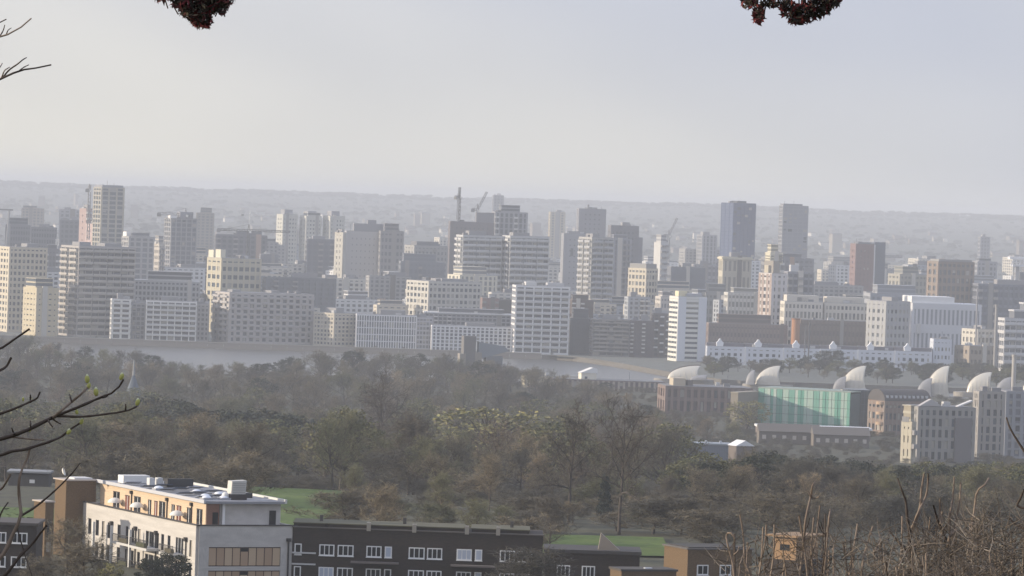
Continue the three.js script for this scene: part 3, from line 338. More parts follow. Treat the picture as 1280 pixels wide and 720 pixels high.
for (const [x, yt, yb, d, w, l, col] of [[1246, 382, 450, 2950, 2.2, 'tall grey flue pipe beside the stepped white apartment block', '#8b8a89'], [1268, 445, 500, 2560, 2.6, 'pale grey square column beside the eastern barrier hood', '#a3a09b'], [1222, 362, 420, 3000, 1.2, 'thin grey mast above the small cream low block', '#8d8d90'], [1012, 402, 466, 2900, 0.9, 'dark thin lighting mast in front of the white terrace', '#55565a'], [1007, 408, 466, 2900, 0.7, 'second dark lighting mast in front of the white terrace', '#5b5c60']]) {
  const p = at(x, yt, d), b = Math.min(groundY(p.x, d), p.y - 5), g = thing(w > 2 ? 'flue_column' : 'lighting_mast', l, w > 2 ? 'chimney' : 'mast'); g.position.set(p.x, b < 0 ? 0.2 : b, p.z); const H = p.y - g.position.y;
  mesh('shaft', new THREE.CylinderGeometry(w * 0.45, w * 0.5, H, 10).translate(0, H / 2, 0), mat(col), g); mesh('cap', new THREE.CylinderGeometry(w * 0.62, w * 0.5, w * 0.6, 10).translate(0, H, 0), mat(col), g); }
{ const p = at(995, 398, 3075), g = thing('brick_chimney', 'short round orange brick chimney beside the brown brick row', 'chimney'); g.position.set(p.x, 3, p.z); const H = p.y - 3;
  mesh('shaft', new THREE.CylinderGeometry(2.6, 2.9, H, 18).translate(0, H / 2, 0), mat('#a5754f'), g); mesh('collar', new THREE.CylinderGeometry(2.9, 2.9, 0.8, 18).translate(0, H - 0.4, 0), mat('#8d5a38'), g); }

// ---------------------------------------------------------------- the flood barrier
const steel = new THREE.MeshStandardMaterial({ color: '#cdc8bc', roughness: 0.42, metalness: 0.3, side: THREE.DoubleSide }), rimM = mat('#4b443f', 0.7), podM = mat('#85868a', 0.5), concrete = mat('#8f8a82');
function hoodGeo(L, H, W) {   // a shell that rises in a quarter curve to a raked, hollow-backed end
  const nt = 22, na = 18, pos = [], idx = [];
  for (let i = 0; i <= nt; i++) { const t = i / nt, hh = H * Math.sqrt(1 - Math.pow(1 - t, 2)) * (0.98) + 0.02, ww = W * (0.45 + 0.55 * Math.sqrt(t));
    for (let k = 0; k <= na; k++) { const a = Math.PI * k / na, ca = Math.cos(a), sa = Math.pow(Math.sin(a), 0.75); const rake = t * 0.16 * L * (1 - 2.2 * sa * (1 - sa)) ; pos.push(-L / 2 + t * L * 0.84 + rake, hh * sa, ww / 2 * ca); } }
  for (let i = 0; i < nt; i++) for (let k = 0; k < na; k++) { const a = i * (na + 1) + k, b = a + na + 1; idx.push(a, b, a + 1, b, b + 1, a + 1); }
  const c = pos.length / 3, last = nt * (na + 1); pos.push(L * 0.30, H * 0.35, 0);
  for (let k = 0; k < na; k++) idx.push(last + k, c, last + k + 1);
  const g = new THREE.BufferGeometry(); g.setAttribute('position', new THREE.Float32BufferAttribute(pos, 3)); g.setIndex(idx); g.computeVertexNormals(); return g;
}
const HOOD = hoodGeo(1, 1, 1);
function rimGeo(L, H) { const c = new THREE.CatmullRomCurve3(steps(0, 1, 10).map(t => new THREE.Vector3(-L / 2 + t * L, H * Math.sqrt(1 - (1 - t) ** 2) + 0.1, 0))); return new THREE.TubeGeometry(c, 20, 0.45, 6); }
function pier(label, x0, x1, yt, yb, d, pods) {
  const m = d / F, A = at(x0, yb, d), B = at(x1, yt, d), g = thing('barrier_pier', label, 'flood barrier', 'piers of the flood barrier');
  const water = 0.4, hb = Math.max(A.y, 3), L = B.x - A.x, H = B.y - hb; g.position.set((A.x + B.x) / 2, water - 1.4, -d);
  const s = new THREE.Shape(); s.absarc(-L * 0.62, 0, 5.5, Math.PI / 2, Math.PI * 1.5); s.absarc(L * 0.62, 0, 5.5, -Math.PI / 2, Math.PI / 2);
  const base = new THREE.ExtrudeGeometry(s, { depth: hb - water + 1.4, bevelEnabled: false }); base.rotateX(-Math.PI / 2); mesh('pier_base', base, concrete, g);
  const h = mesh('hood', HOOD, steel, g); h.position.y = hb - water + 1.4; h.scale.set(L, H, 10);
  const r = mesh('rim', rimGeo(L * 0.99, H), rimM, g); r.position.y = hb - water + 1.4;
  for (const t of [0.2, 0.38, 0.56, 0.74, 0.9]) { const hh = H * Math.sqrt(1 - (1 - t) ** 2) * 0.98 + 0.06, ww = 10 * (0.45 + 0.55 * Math.sqrt(t)) + 0.1, c = new THREE.CatmullRomCurve3(steps(0, 1, 12).map(q => { const an = Math.PI * q, sa = Math.pow(Math.sin(an), 0.75); return new THREE.Vector3(-L / 2 + t * L * 0.84 + t * 0.16 * L * (1 - 2.2 * sa * (1 - sa)), hh * sa, ww / 2 * Math.cos(an)); })); const rb = mesh('seam_rib', new THREE.TubeGeometry(c, 16, 0.11, 4), steel, g); rb.position.y = hb - water + 1.4; }
  for (const [px0, px1, py] of pods) { const P = at(px0, yb, d), Q = at(px1, py, d), w = Q.x - P.x, ph = Math.max(3, Q.y - hb); const q = mesh('machine_pod', HOOD, podM, g); q.position.set((P.x + Q.x) / 2 - g.position.x, hb - water + 1.4, 6.5); q.scale.set(w, ph, 8); }
}
pier('barrier hood rising behind the arcaded brick warehouse roof', 834, 876, 457, 482, 2690, [[862, 884, 468]]);
pier('barrier hood rising behind the teal clad building western end', 944, 976, 457, 484, 2650, [[931, 943, 462]]);
pier('barrier hood with grey pod behind the teal clad building', 1051, 1083, 457, 490, 2610, [[1040, 1057, 470]]);
pier('tallest barrier hood with grey pod above the grey gabled block', 1156, 1187, 457, 503, 2565, [[1144, 1164, 472]]);
pier('low barrier hood with separate grey pod near the pale square column', 1208, 1240, 465, 492, 2640, [[1243, 1263, 471]]);
pier('barrier hood standing just beyond the pale square column', 1276, 1306, 468, 494, 2600, []);

// ---------------------------------------------------------------- south bank
block({ near: 1, n: 'warehouse', c: 'building', l: 'arcaded brick warehouse with sunlit brick piers and flat roof', x0: 829, xc: 832, x1: 942, yt: 483, d: 2190, th: 6, dep: 26, fl: 2, bf: 13, bs: 3, wall: '#7f6d66', bandCol: '#72645f', glass: '#584b4c', band: 0.25, pier: 0.4, inset: 0.9, plant: [[-.33, .1, .14, .5, 3.4, '#b3a895'], [-.2, .1, .06, .4, 2.6, '#6d6660']] });
block({ near: 1, n: 'warehouse', l: 'long low dock building with pale buttresses beside the brick warehouse', x0: 688, xc: 690, x1: 832, yt: 474, d: 2470, th: 3, dep: 22, fl: 1, bf: 22, bs: 3, wall: '#a49a90', bandCol: '#6f625e', glass: '#64575a', band: 0.15, pier: 0.42, inset: 0.8, plant: [] });
block({ n: 'low_building', l: 'cream low building joined to the long buttressed dock building', x0: 653, xc: 656, x1: 692, yt: 470, d: 2476, th: 6, dep: 16, fl: 2, bf: 6, wall: '#c4bba5', bandCol: '#c4bba5', glass: '#8f8779', band: 0.8, pier: 0.7, plant: [] });
{ const g = place('site_cabin', 'small white cabin with pitched white roof on the dock building', 'cabin', 734, 478, 2480, 12); const p = at(734, 466, 2480), top = p.y - g.position.y; 
  box('cabin_wall', mat('#d8d3c4'), g, 0, top / 2, 0, 8, top, 7); box('window', GLASS[0], g, -1.5, top - 2.4, 3.52, 1.4, 1.2, 0.12); const r = mesh('roof', prism([[-4.6, 0], [4.6, 0], [4.4, 2.4], [2, 2.8]], 7.8), mat('#dcdcda'), g); r.position.y = top; }
{ // old concrete silo with a bluish conveyor house
  const g = place('concrete_silo', 'old concrete silo tower with two columns and bluish conveyor house', 'silo', 588, 470, 2520, 12); const y0 = g.position.y, T = y => at(590, y, 2520).y - y0, cm = mat('#6b6968'), lm = mat('#8b857d');
  box('silo_column', cm, g, -1.5, T(420) / 2, 0, 6.5, T(420), 7); box('silo_column', lm, g, -5.2, T(442) / 2, 1, 3.2, T(442), 6); box('silo_column', lm, g, 3.2, T(440) / 2, 0.6, 3.6, T(440), 6.4);
  const hm = mat('#7b838c'); const roof = mesh('conveyor_house', prism([[0, 0], [14, -2], [16, -4.5], [0, -9]], 7), hm, g); roof.position.set(3.6, T(427), -1); box('hopper', mat('#6f7378'), g, 12, T(450), -1, 9, 5, 6.6); box('hopper_leg', cm, g, 9, T(452) / 2, -1, 1.2, T(452), 1.2); box('hopper_leg', cm, g, 15, T(452) / 2, -1, 1.2, T(452), 1.2); }
{ // teal clad building: tall vertical panels, glazed eastern wing
  const d = 2060, A = at(950, 486, d), g = thing('teal_clad_building', 'teal and white panel clad building with dark glass eastern wing', 'building');
  const b = groundY(A.x, d), w = 112 * d / F / Math.cos(rad(26)), H = A.y - b, dep = 18; g.position.set(A.x, b, A.z - 10); g.rotation.y = rad(-26);
  box('core', mat('#51605e'), g, w / 2, H / 2 - 0.3, -dep / 2, w, H - 0.6, dep);
  const cols = ['#66a08f', '#9db8ac', '#5c9888', '#adbdb3', '#6ca091', '#a0b6ac'], n = 30, r = rng(5);
  for (let i = 0; i < n; i++) { const c = mat(cols[Math.floor(r() * 6)], 0.5); for (let k = 0; k < 5; k++) box('cladding_panel', c, g, (i + 0.5) * w / n, (k + 0.5) * H / 5, 0.25 + 0.12 * (i % 2), w / n - 0.1, H / 5 - 0.16, 0.3); }
  box('roof', mat('#8d9a92'), g, w / 2, H + 0.2, -dep / 2, w + 0.4, 0.5, dep + 0.8);
  box('side_wing', mat('#8a8276'), g, -1.7, H / 2 - 0.9, 11, 3.4, H - 1.8, 22.6); box('wing_coping', mat('#9f9788'), g, -1.7, H - 1.6, 11, 3.8, 0.4, 23);
  const e = thing('glass_wing_block', 'dark blue glass block with white end strip beside the teal building', 'building'), E = at(1060, 487, d); e.position.set(E.x, groundY(E.x, d), E.z); e.rotation.y = rad(6); const eh = E.y - groundY(E.x, d), ew = 30 * d / F;
  box('core', mat('#3f474d', 0.3), e, ew / 2, eh / 2, -8, ew, eh, 15); for (let i = 0; i <= 7; i++) box('mullion', mat('#5b6469'), e, i * ew / 7, eh / 2, -0.35, 0.14, eh, 0.3); for (let k = 1; k < 6; k++) box('transom', mat('#5b6469'), e, ew / 2, k * eh / 6, -0.4, ew, 0.16, 0.24);
  for (let k = 0; k < 6; k++) box('balcony', mat('#c2c0b8'), e, -1.2, k * eh / 6 + 1, 0.2, 2.6, 1.2, 2.2); box('stair_wall', mat('#8d8a84'), e, -1.2, eh / 2, -3, 2.2, eh, 5);
}
{ // low white roofed hall and brick sheds before it
  const g = place('low_hall', 'long low hall with bright white flat roof below the teal building', 'building', 1016, 545, 1960, 2); const y0 = g.position.y, top = at(1016, 535, 1960).y - y0; 
  box('wall', mat('#7a6c66'), g, 0, top / 2, 0, 46, top, 12); const r = box('roof', mat('#d7d9dc'), g, 0, top + 0.4, 0.4, 47, 0.8, 14.5); for (let i = 0; i < 9; i++) box('window', GLASS[i % 4], g, -20 + i * 5, top * 0.5, 6.03, 2.2, 1.4, 0.12); }
for (const [x, y, d, L, l, hh] of [[985, 549, 1900, 24, 'brick shed row with small pale windows under the white flat roof', 5], [1050, 552, 1890, 22, 'brown brick shed beside the cream gable end', 5]]) {
  const g = place('brick_shed', l, 'shed', x, y, d, 3); const wm = mat('#6c655f'); box('wall', wm, g, 0, hh / 2, 0, L, hh, 9); const r = mesh('roof', prism([[-5.2, 0], [5.2, 0], [0, 3]], L + 0.6), mat('#65605c'), g); r.rotation.y = Math.PI / 2; r.position.y = hh; for (let i = 0; i < 6; i++) box('window', mat('#b9b2aa'), g, -L / 2 + (i + 0.5) * L / 6, hh * 0.55, 4.53, 1.5, 1.6, 0.12); }
{ // barrel roofed brick block with rounded sunlit balconies at its western corner
  const g = block({ near: 1, panes: 1, n: 'barrel_roof_block', l: 'dark brick block with barrel roof and rounded sunlit corner balconies', x0: 1088, xc: 1106, x1: 1166, yt: 502, d: 2030, th: 24, fl: 3, bf: 11, bs: 4, wall: '#80746c', bandCol: '#7c6a60', glass: '#8f9095', band: 0.45, pier: 0.4, roofCol: '#4c494a', plant: [],
    extra: (q, w, h, dep) => { const c = new THREE.CylinderGeometry(1, 1, 1, 24, 1, false, 0, Math.PI); c.rotateZ(Math.PI / 2); const m = mesh('barrel_roof', c, mat('#4d4949'), q); m.position.y = h + 0.3; m.scale.set(w, 4.8, dep / 2); m.rotation.x = 0; for (let i = 0; i < 10; i++) box('dormer', mat('#b8b9bd'), q, -w / 2 + (i + 0.7) * w / 10.6, h + 1.7, dep / 2 - 0.7, 1.1, 1.8, 0.9);
      for (let i = 0; i < 4; i++) { const b = mesh('corner_balcony', new THREE.CylinderGeometry(2.2, 2.2, 1.2, 16), mat('#b39a82'), q); b.position.set(-w / 2, 1 + i * h / 3.4, dep / 2 - 3); } } }); }
block({ near: 1, panes: 1, n: 'apartment_block', l: 'grey block with a small pediment gable and tall dark window strips', x0: 1135, xc: 1148, x1: 1222, yt: 509, d: 1760, th: 14, fl: 5, bf: 9, bs: 4, wall: '#918f8c', bandCol: '#8b8a89', glass: '#4d4c52', band: 0.3, pier: 0.5, plant: [],
  extra: (g, w, h, dep) => { const m = mesh('gable', prism([[-4.4, 0], [4.4, 0], [0, 2.6]], 3), mat('#a9a7a8'), g); m.position.set(-w / 2 + 5, h + 0.5, dep / 2 - 1.6); box('stair_core', mat('#6d6a6c'), g, w / 2 - 5, h / 2 - 1.6, dep / 2 + 0.4, 6.4, h - 4, 1.4); const s = box('roof_fin', mat('#c9c9ca'), g, w / 2 - 4, h + 1.6, dep / 2 - 2, 6, 0.5, 3); s.rotation.z = 0.4; } });
block({ near: 1, panes: 1, n: 'apartment_block', l: 'stone coloured block with pale vertical ribs beside the pediment gable block', x0: 1219, xc: 1224, x1: 1258, yt: 490, d: 1800, th: 12, fl: 8, bf: 4, bs: 3, wall: '#96928e', glass: '#5a5960', band: 0.25, pier: 0.5, plant: [] });
block({ near: 1, n: 'apartment_block', l: 'blue grey block with pale ribs beside the stone coloured block', x0: 1256, xc: 1258, x1: 1310, yt: 490, d: 1830, th: 6, dep: 18, fl: 8, bf: 5, bs: 3, wall: '#8a8d95', glass: '#6a6e77', band: 0.25, pier: 0.4, plant: [] });
block({ n: 'low_building', l: 'narrow cream wall end lit by the sun beside the pediment block', x0: 1132, xc: 1140, x1: 1146, yt: 528, d: 1745, th: 35, fl: 3, bf: 2, bs: 2, wall: '#aaa494', glass: '#8f8674', band: 0.5, pier: 0.5, plant: [] });
{ const g = place('shed', 'blue grey metal clad shed among the park trees', 'shed', 881, 574, 1640, 4), y0 = g.position.y, top = at(881, 555, 1640).y - y0; const w = 62 * 1640 / F; const geo = mergeGeometries(steps(0, 29, 30).slice(0, 29).map((_, i) => boxGeo(-w / 2 + (i + 0.5) * w / 29, top / 2, 0, w / 29 * 0.55, top, 10.2))); box('wall', mat('#666f7d', 0.5), g, 0, top / 2, 0, w, top, 10); mesh('cladding', geo, mat('#6d7684', 0.5), g).userData.kind = 'stuff'; box('roof', mat('#8f979f', 0.5), g, 0, top + 0.25, 0, w + 0.6, 0.5, 11); for (let i = 0; i < 3; i++) box('roof_vent', mat('#b9bdc2'), g, -5 + i * 5, top + 0.9, 2, 0.8, 0.9, 0.8); }
{ const g = place('gabled_hut', 'small hut with bright white pitched roof beside the metal shed', 'hut', 926, 566, 1620, 24), y0 = g.position.y, top = at(926, 557, 1620).y - y0; box('wall', mat('#6b625d'), g, 0, top / 2, 0, 6.4, top, 6); const r = mesh('roof', prism([[-3.6, 0], [3.6, 0], [0, 1.9]], 6.6), mat('#dfe0e2'), g); r.position.y = top; }
{ // church with a pale blue spire
  const d = 1900, P = at(163, 452, d), g = thing('church', 'church with pale blue copper spire and slender finial among park trees', 'church'); g.position.set(P.x, groundY(P.x, d), P.z); const H = P.y - g.position.y;
  const bm = mat('#5b646e', 0.8), st = mat('#7a7571'); box('tower', st, g, 1.5, (H - 15) / 2, 0, 7, H - 15, 7); const c = new THREE.ConeGeometry(4.0, 11, 8); c.translate(1.5, H - 9.6, 0); mesh('spire', c, bm, g); mesh('finial', new THREE.CylinderGeometry(0.25, 0.6, 6, 8).translate(1.5, H - 2.4, 0), mat('#8f9193'), g); const r = mesh('nave_roof', prism([[-5, 0], [5, 0], [0, 5]], 18), mat('#7b7f86'), g); r.position.set(1.5, 8, -12); box('nave', st, g, 1.5, 4, -12, 9, 8, 18); }

// ---------------------------------------------------------------- low city fabric between and behind the towers
{ const r = rng(77), tones = [['#9b9a99', 'grey'], ['#c3bfb6', 'pale'], ['#a0a4aa', 'bluish'], ['#6f7278', 'dark'], ['#c9c1b2', 'cream'], ['#d0d0d0', 'white']];
  for (let i = 0; i < 280; i++) {
    const zone = x => x < 200 ? 'near the tallest western tower' : x < 480 ? 'near the three pale slab towers' : x < 700 ? 'near the twin balconied towers' : x < 880 ? 'near the orange trimmed block' : x < 1040 ? 'near the blue glass tower' : x < 1150 ? 'near the red brown tower' : 'near the white stadium roof';
    const d = i < 130 ? 3180 + r() * 800 : 3850 + r() * 2000, x = -20 + r() * 1320, hh = i < 130 ? 13 + r() * 26 : 14 + r() * 22 + (r() < 0.25 ? 18 : 0), p = at(x, 300, d), top = 3 + hh;
    const yt = 250 + (x - 640) * 0.0341 + (EYE - top) * F / d, wpx = (14 + r() * 34) * F / d, [col, word] = tones[Math.floor(r() * 6)], flank = 3 + r() * 8;
    block({ n: 'low_rise_block', l: 'low ' + word + ' city block ' + (d > 4300 ? 'fading in the haze ' : '') + zone(x + 20), g: 'low ' + word + ' city blocks ' + zone(x + 20), x0: x, xc: x + flank, x1: x + flank + wpx, yt, d, th: 14 + r() * 20, wall: col, glass: '#64676d', band: 0.45, pier: 0.4 });
  }
  const zn = x => x < 200 ? 'the tallest western tower' : x < 480 ? 'the three pale slab towers' : x < 700 ? 'the twin balconied towers' : x < 880 ? 'the orange trimmed block' : x < 1040 ? 'the blue glass tower' : x < 1150 ? 'the red brown tower' : 'the white stadium roof';
  for (let i = 0; i < 220; i++) {   // hazy specks on the rising ground
    const d = 5700 + r() * 5800, x = r() * 1280, p = at(x, 300, d), white = r() < 0.3, g = thing('distant_building', 'tiny ' + (white ? 'white' : 'grey') + ' building speck on hazy rising ground above ' + zn(x), 'building', (white ? 'white' : 'grey') + ' specks of distant buildings above ' + zn(x)), b = groundY(p.x, d);
    g.position.set(p.x, b, p.z); g.rotation.y = r() * 0.6; const w = 7 + r() * 14, h = 4 + r() * (r() < 0.1 ? 34 : 5), q = 8 + r() * 8; box('wall', mat(white ? '#c9c5bc' : ['#77706a', '#8d867c', '#6b5f58'][i % 3]), g, 0, h / 2 - 0.5, 0, w, h + 1, q); const rf = mesh('roof', prism([[-q / 2 - 0.5, 0], [q / 2 + 0.5, 0], [q * 0.3, 2.5], [-q * 0.3, 2.5]], w + 1), mat('#6e6a6a'), g); rf.rotation.y = Math.PI / 2; rf.position.y = h; }
}
// ---------------------------------------------------------------- the near houses
const speckle = (hex, amp, sx, sy) => { const c = new THREE.Color(hex), s = { r: 0, g: 0, b: 0 }; c.getRGB(s, THREE.SRGBColorSpace); const t = noiseTex(256, (u, v) => { const n = 1 + amp * (fbm(u * sx, v * sy, 3, 3) + 0.7 * fbm(u * 70, v * 70, 9, 2)); return [s.r * n, s.g * n, s.b * n]; }); return new THREE.MeshStandardMaterial({ map: t, roughness: 0.9, side: THREE.DoubleSide }); };
const renderM = speckle('#b9b5b0', 0.12, 6, 3), renderLow = renderM, brickDark = speckle('#302721', 0.34, 30, 60), brickTan = speckle('#64513a', 0.3, 30, 60), terracotta = speckle('#c6b096', 0.12, 20, 30), frameW = mat('#dcdcda', 0.6), darkMetal = mat('#2e2c2d', 0.6), roofGrey = speckle('#8d8e93', 0.2, 12, 12);
const clearDark = new THREE.MeshStandardMaterial({ color: '#24262a', roughness: 0.12 }), curtain = mat('#8f8a82');
{
  const d = 580, C = at(247, 657, d), gy = groundY(C.x, d), g = thing('white_apartment_house', 'white rendered apartment house with set back top storey and timber window bays', 'house');
  // local axes: +x along the shaded gable front to the right, -z away along the sunlit side; origin at the near corner
  g.position.set(C.x, gy - 1, C.z); g.rotation.y = rad(25);
  const H = C.y - gy + 1, W = 120 * d / F / Math.cos(rad(25)), L = 40, st = 2.85;
  const nSt = 4, y1 = H - 1.75 - 1.75;     // head-room: parapet, then storeys downwards
  // -- sunlit side wall with openings (a wall sheet in pieces around the openings)
  const lev = [H - 3.9, H - 3.9 - st, H - 3.9 - 2 * st];       // sill heights of the rows
  const bays = [[1.6, 0.9], [5.4, 2.6], [9.0, 1.0], [11.2, 1.0], [14.8, 4.6], [19.4, 1.0], [21.6, 1.0], [23.8, 1.0], [26.6, 1.2], [30.2, 1.2], [32.4, 1.0], [34.6, 1.2], [37.4, 1.2]];
  const wh = 2.0, wt = 0.35;
  box('wall', renderM, g, W / 2 + wt / 2, H / 2, -L / 2 - wt, W - wt * 3, H - 0.4, L - 3 * wt);      // inner body
  const sideWall = (y0, y1, z0, z1) => box('side_wall', renderM, g, 0, (y0 + y1) / 2, -(z0 + z1) / 2, wt, y1 - y0, z1 - z0);
  sideWall(lev[0] + wh, H, 0, L);
  for (let k = 0; k < 3; k++) {
    const lo = lev[k], top = lo + wh; if (k) sideWall(top, lev[k - 1], 0, L);
    let z = 0; for (const [zc, w] of bays) { sideWall(lo, top, z, zc - w / 2); z = zc + w / 2; } sideWall(lo, top, z, L);
    bays.forEach(([zc, w], i) => { const win = new THREE.Group(); win.name = 'window'; g.add(win); win.position.set(0.02, lo, -zc);
      box('pane', (i * 7 + k) % 5 === 0 ? curtain : clearDark, win, 0, wh / 2, 0, 0.06, wh, w);
      const fm = darkMetal, n = w > 2 ? 5 : 1; for (let q = 0; q <= n; q++) box('frame', q % 2 && n > 1 ? frameW : fm, win, -0.06, wh / 2, -w / 2 + q * w / n, 0.08, wh, 0.09); box('frame', fm, win, -0.05, wh - 0.05, 0, 0.09, 0.1, w); });
  }
  sideWall(0, lev[2], 0, L);
  // balconies with railings
  const rail = (z0, z1, y, out) => { const b = new THREE.Group(); b.name = 'balcony'; g.add(b); b.position.set(-out / 2, y, -(z0 + z1) / 2); const w = z1 - z0; box('balcony_slab', mat('#b9b8b6'), b, 0, 0, 0, out, 0.3, w); box('handrail', darkMetal, b, -out / 2 + 0.05, 1.1, 0, 0.08, 0.08, w); for (let q = 0; q <= Math.round(w / 0.35); q++) box('baluster', darkMetal, b, -out / 2 + 0.05, 0.6, -w / 2 + q * w / Math.round(w / 0.35), 0.05, 1, 0.05); box('planter', mat(q0 % 2 ? '#5d6146' : '#6f6a58'), b, -out / 2 + 0.35, 0.45, 0.3, 0.4, 0.5, w * 0.5); q0++; };
  let q0 = 0;
  for (const k of [0, 1]) { rail(3.8, 8.4, lev[k] - 0.05, 1.7); rail(12.2, 18.2, lev[k] - 0.05, 1.9); rail(19.0, 24.8, lev[k] - 0.05, 1.7); }
  for (const z of [18.4, 25.0, 31.6]) box('support_post', mat('#cfcecb'), g, -1.75, (lev[0] + wh) / 2, -z, 0.3, lev[0] + wh, 0.3);
  for (const z of [3.0, 13.2, 20.4, 29]) { const p = new THREE.Group(); p.name = 'downpipe'; g.add(p); p.position.set(-0.3, 0, -z); box('pipe', darkMetal, p, 0, (H - 2) / 2, 0, 0.13, H - 2, 0.13); box('hopper', darkMetal, p, -0.05, H - 1.9, 0, 0.4, 0.5, 0.45); }
  // -- shaded gable front
  const front = (x0, x1, y0, y1) => box('front_wall', renderM, g, (x0 + x1) / 2, (y0 + y1) / 2, 0, x1 - x0, y1 - y0, wt);
  const fx0 = 1.5, fx1 = W - 1.9, fl = [H - 4.95, H - 4.95 - st, H - 4.95 - 2 * st], fwh = 2.35;
  front(wt / 2, W, fl[0] + fwh, H - 0.002);
  for (let k = 0; k < 3; k++) { front(wt / 2, fx0, fl[k], fl[k] + fwh); front(fx1, W, fl[k], fl[k] + fwh); front(wt / 2, W, k < 2 ? fl[k + 1] + fwh : 0, fl[k]);
    const bay = new THREE.Group(); bay.name = 'window_bay'; g.add(bay); bay.position.set((fx0 + fx1) / 2, fl[k], -0.02); const w = fx1 - fx0; box('frame', mat('#4a3a34'), bay, 0, fwh / 2, -0.05, w, fwh, 0.06);
    for (let q = 0; q < 9; q++) { const vent = q === 4; box('timber_panel', mat(['#b39a80', '#a98f76', '#bba489'][(q + k) % 3]), bay, -w / 2 + (q + 0.5) * w / 9, vent ? fwh * 0.4 : fwh / 2, 0.03, w / 9 - 0.12, vent ? fwh * 0.72 : fwh - 0.24, 0.08); if (vent) box('vent_light', clearDark, bay, -w / 2 + (q + 0.5) * w / 9, fwh * 0.86, 0.03, w / 9 - 0.14, fwh * 0.16, 0.06); } }
  { const p = new THREE.Group(); p.name = 'downpipe'; g.add(p); p.position.set(W - 0.95, 0, 0.3); box('pipe', darkMetal, p, 0, (H - 1.8) / 2, 0, 0.16, H - 1.8, 0.16); box('hopper', darkMetal, p, 0, H - 1.7, 0.03, 0.55, 0.4, 0.45); }
  // parapet copings, terrace
  box('coping', darkMetal, g, 0, H + 0.05, -L / 2 + 0.1, 0.55, 0.12, L + 0.6); box('coping', darkMetal, g, W / 2 + 0.3, H + 0.052, 0.0, W - 0.1, 0.12, 0.55); box('back_wall', renderM, g, W / 2, H / 2, -L - 0.05, W + 0.3, H, 0.4); box('east_wall', renderM, g, W - 0.1, H / 2, -L / 2, 0.4, H - 0.01, L);
  box('terrace_deck', roofGrey, g, W / 2, H - 0.45, -L / 2, W - 0.4, 0.3, L - 0.6);
  // -- penthouse
  const s0 = 1.9, e0 = 1.3, P0 = 2.4, PL = L - 0.3, ph = 2.9, pw = W - 1.1;
  box('penthouse_wall', terracotta, g, s0 + 0.2, H - 0.3 + ph / 2, -(P0 + PL) / 2, 0.3, ph, PL - P0);
  box('penthouse_body', renderM, g, (s0 + 0.4 + pw) / 2, H - 0.3 + ph / 2 - 0.1, -(P0 + 1.2 + PL) / 2, pw - s0 - 0.4, ph - 0.2, PL - P0 - 1.2);
  box('penthouse_corner', speckle('#7a5a4c', 0.2, 20, 20), g, s0 + 0.95, H - 0.3 + ph / 2, -P0 - 0.1, 1.6, ph, 0.4); box('corner_window', clearDark, g, s0 + 1.25, H + 0.6, -P0 + 0.14, 0.7, 1.7, 0.08);
  box('penthouse_front', renderM, g, (s0 + 1.8 + pw) / 2 + 0.3, H - 0.3 + ph / 2 + 0.05, -P0 - 0.8, pw - s0 - 1.8, ph + 0.05, 0.4); box('white_pier', mat('#dedddb'), g, s0 + 2.5, H - 0.3 + ph / 2, -P0 - 0.45, 0.35, ph - 0.1, 0.4); box('terrace_door', clearDark, g, pw - 0.75, H + 0.65, -P0 - 0.56, 0.85, 2.0, 0.1);
  for (const [i, z, w, hh2] of [[0, 8, 1.2, 1.9], [1, 11.4, 1.4, 1.9], [2, 13.4, 1.0, 1.9], [3, 17.2, 2.0, 2.0], [4, 19.4, 1.0, 1.9], [5, 21.6, 1.0, 1.9], [6, 26, 2.2, 2.0], [7, 29.6, 1.4, 1.9], [8, 33.6, 2.2, 2.1], [9, 4.4, 1.8, 2.0]]) { const win = new THREE.Group(); win.name = 'penthouse_window'; g.add(win); win.position.set(s0 + 0.03, H - 0.28, -z); box('pane', i % 3 === 1 ? mat('#6b3f33') : clearDark, win, 0, hh2 / 2, 0, 0.08, hh2, w); box('frame', frameW, win, -0.05, hh2 / 2, w * 0.12, 0.06, hh2, 0.1); box('frame', darkMetal, win, -0.05, hh2 - 0.05, 0, 0.07, 0.1, w); }
  for (const z of [7, 15.4, 28]) { const p = new THREE.Group(); p.name = 'downpipe'; g.add(p); p.position.set(s0 - 0.05, H - 0.3, -z); box('pipe', darkMetal, p, 0, ph / 2 - 0.2, 0, 0.12, ph - 0.4, 0.12); box('hopper', darkMetal, p, -0.05, ph - 0.5, 0, 0.35, 0.4, 0.4); }
  // roof with upstands, panels, rooflights
  box('penthouse_roof', roofGrey, g, (s0 + pw) / 2 + 0.1, H + ph - 0.25, -(P0 + PL) / 2, pw - s0 + 0.9, 0.3, PL - P0 + 0.6); box('roof_edge', mat('#b7b8bd'), g, s0 - 0.25, H + ph - 0.15, -(P0 + PL) / 2, 0.25, 0.4, PL - P0 + 0.7); box('roof_edge', mat('#c9c8c2'), g, pw + 0.6, H + ph - 0.1, -(P0 + PL) / 2, 0.3, 0.5, PL - P0 + 0.7);
  const rr = rng(9); for (let i = 0; i < 13; i++) { const pv = box('roof_panel', mat(i % 4 ? '#4a5260' : '#8f939c', 0.25, 0.1), g, s0 + 1.2 + (i % 3) * 2.6, H + ph + 0.2, -6 - i * 2.1, 2.1, 0.08, 1.5); pv.rotation.x = -0.2; }
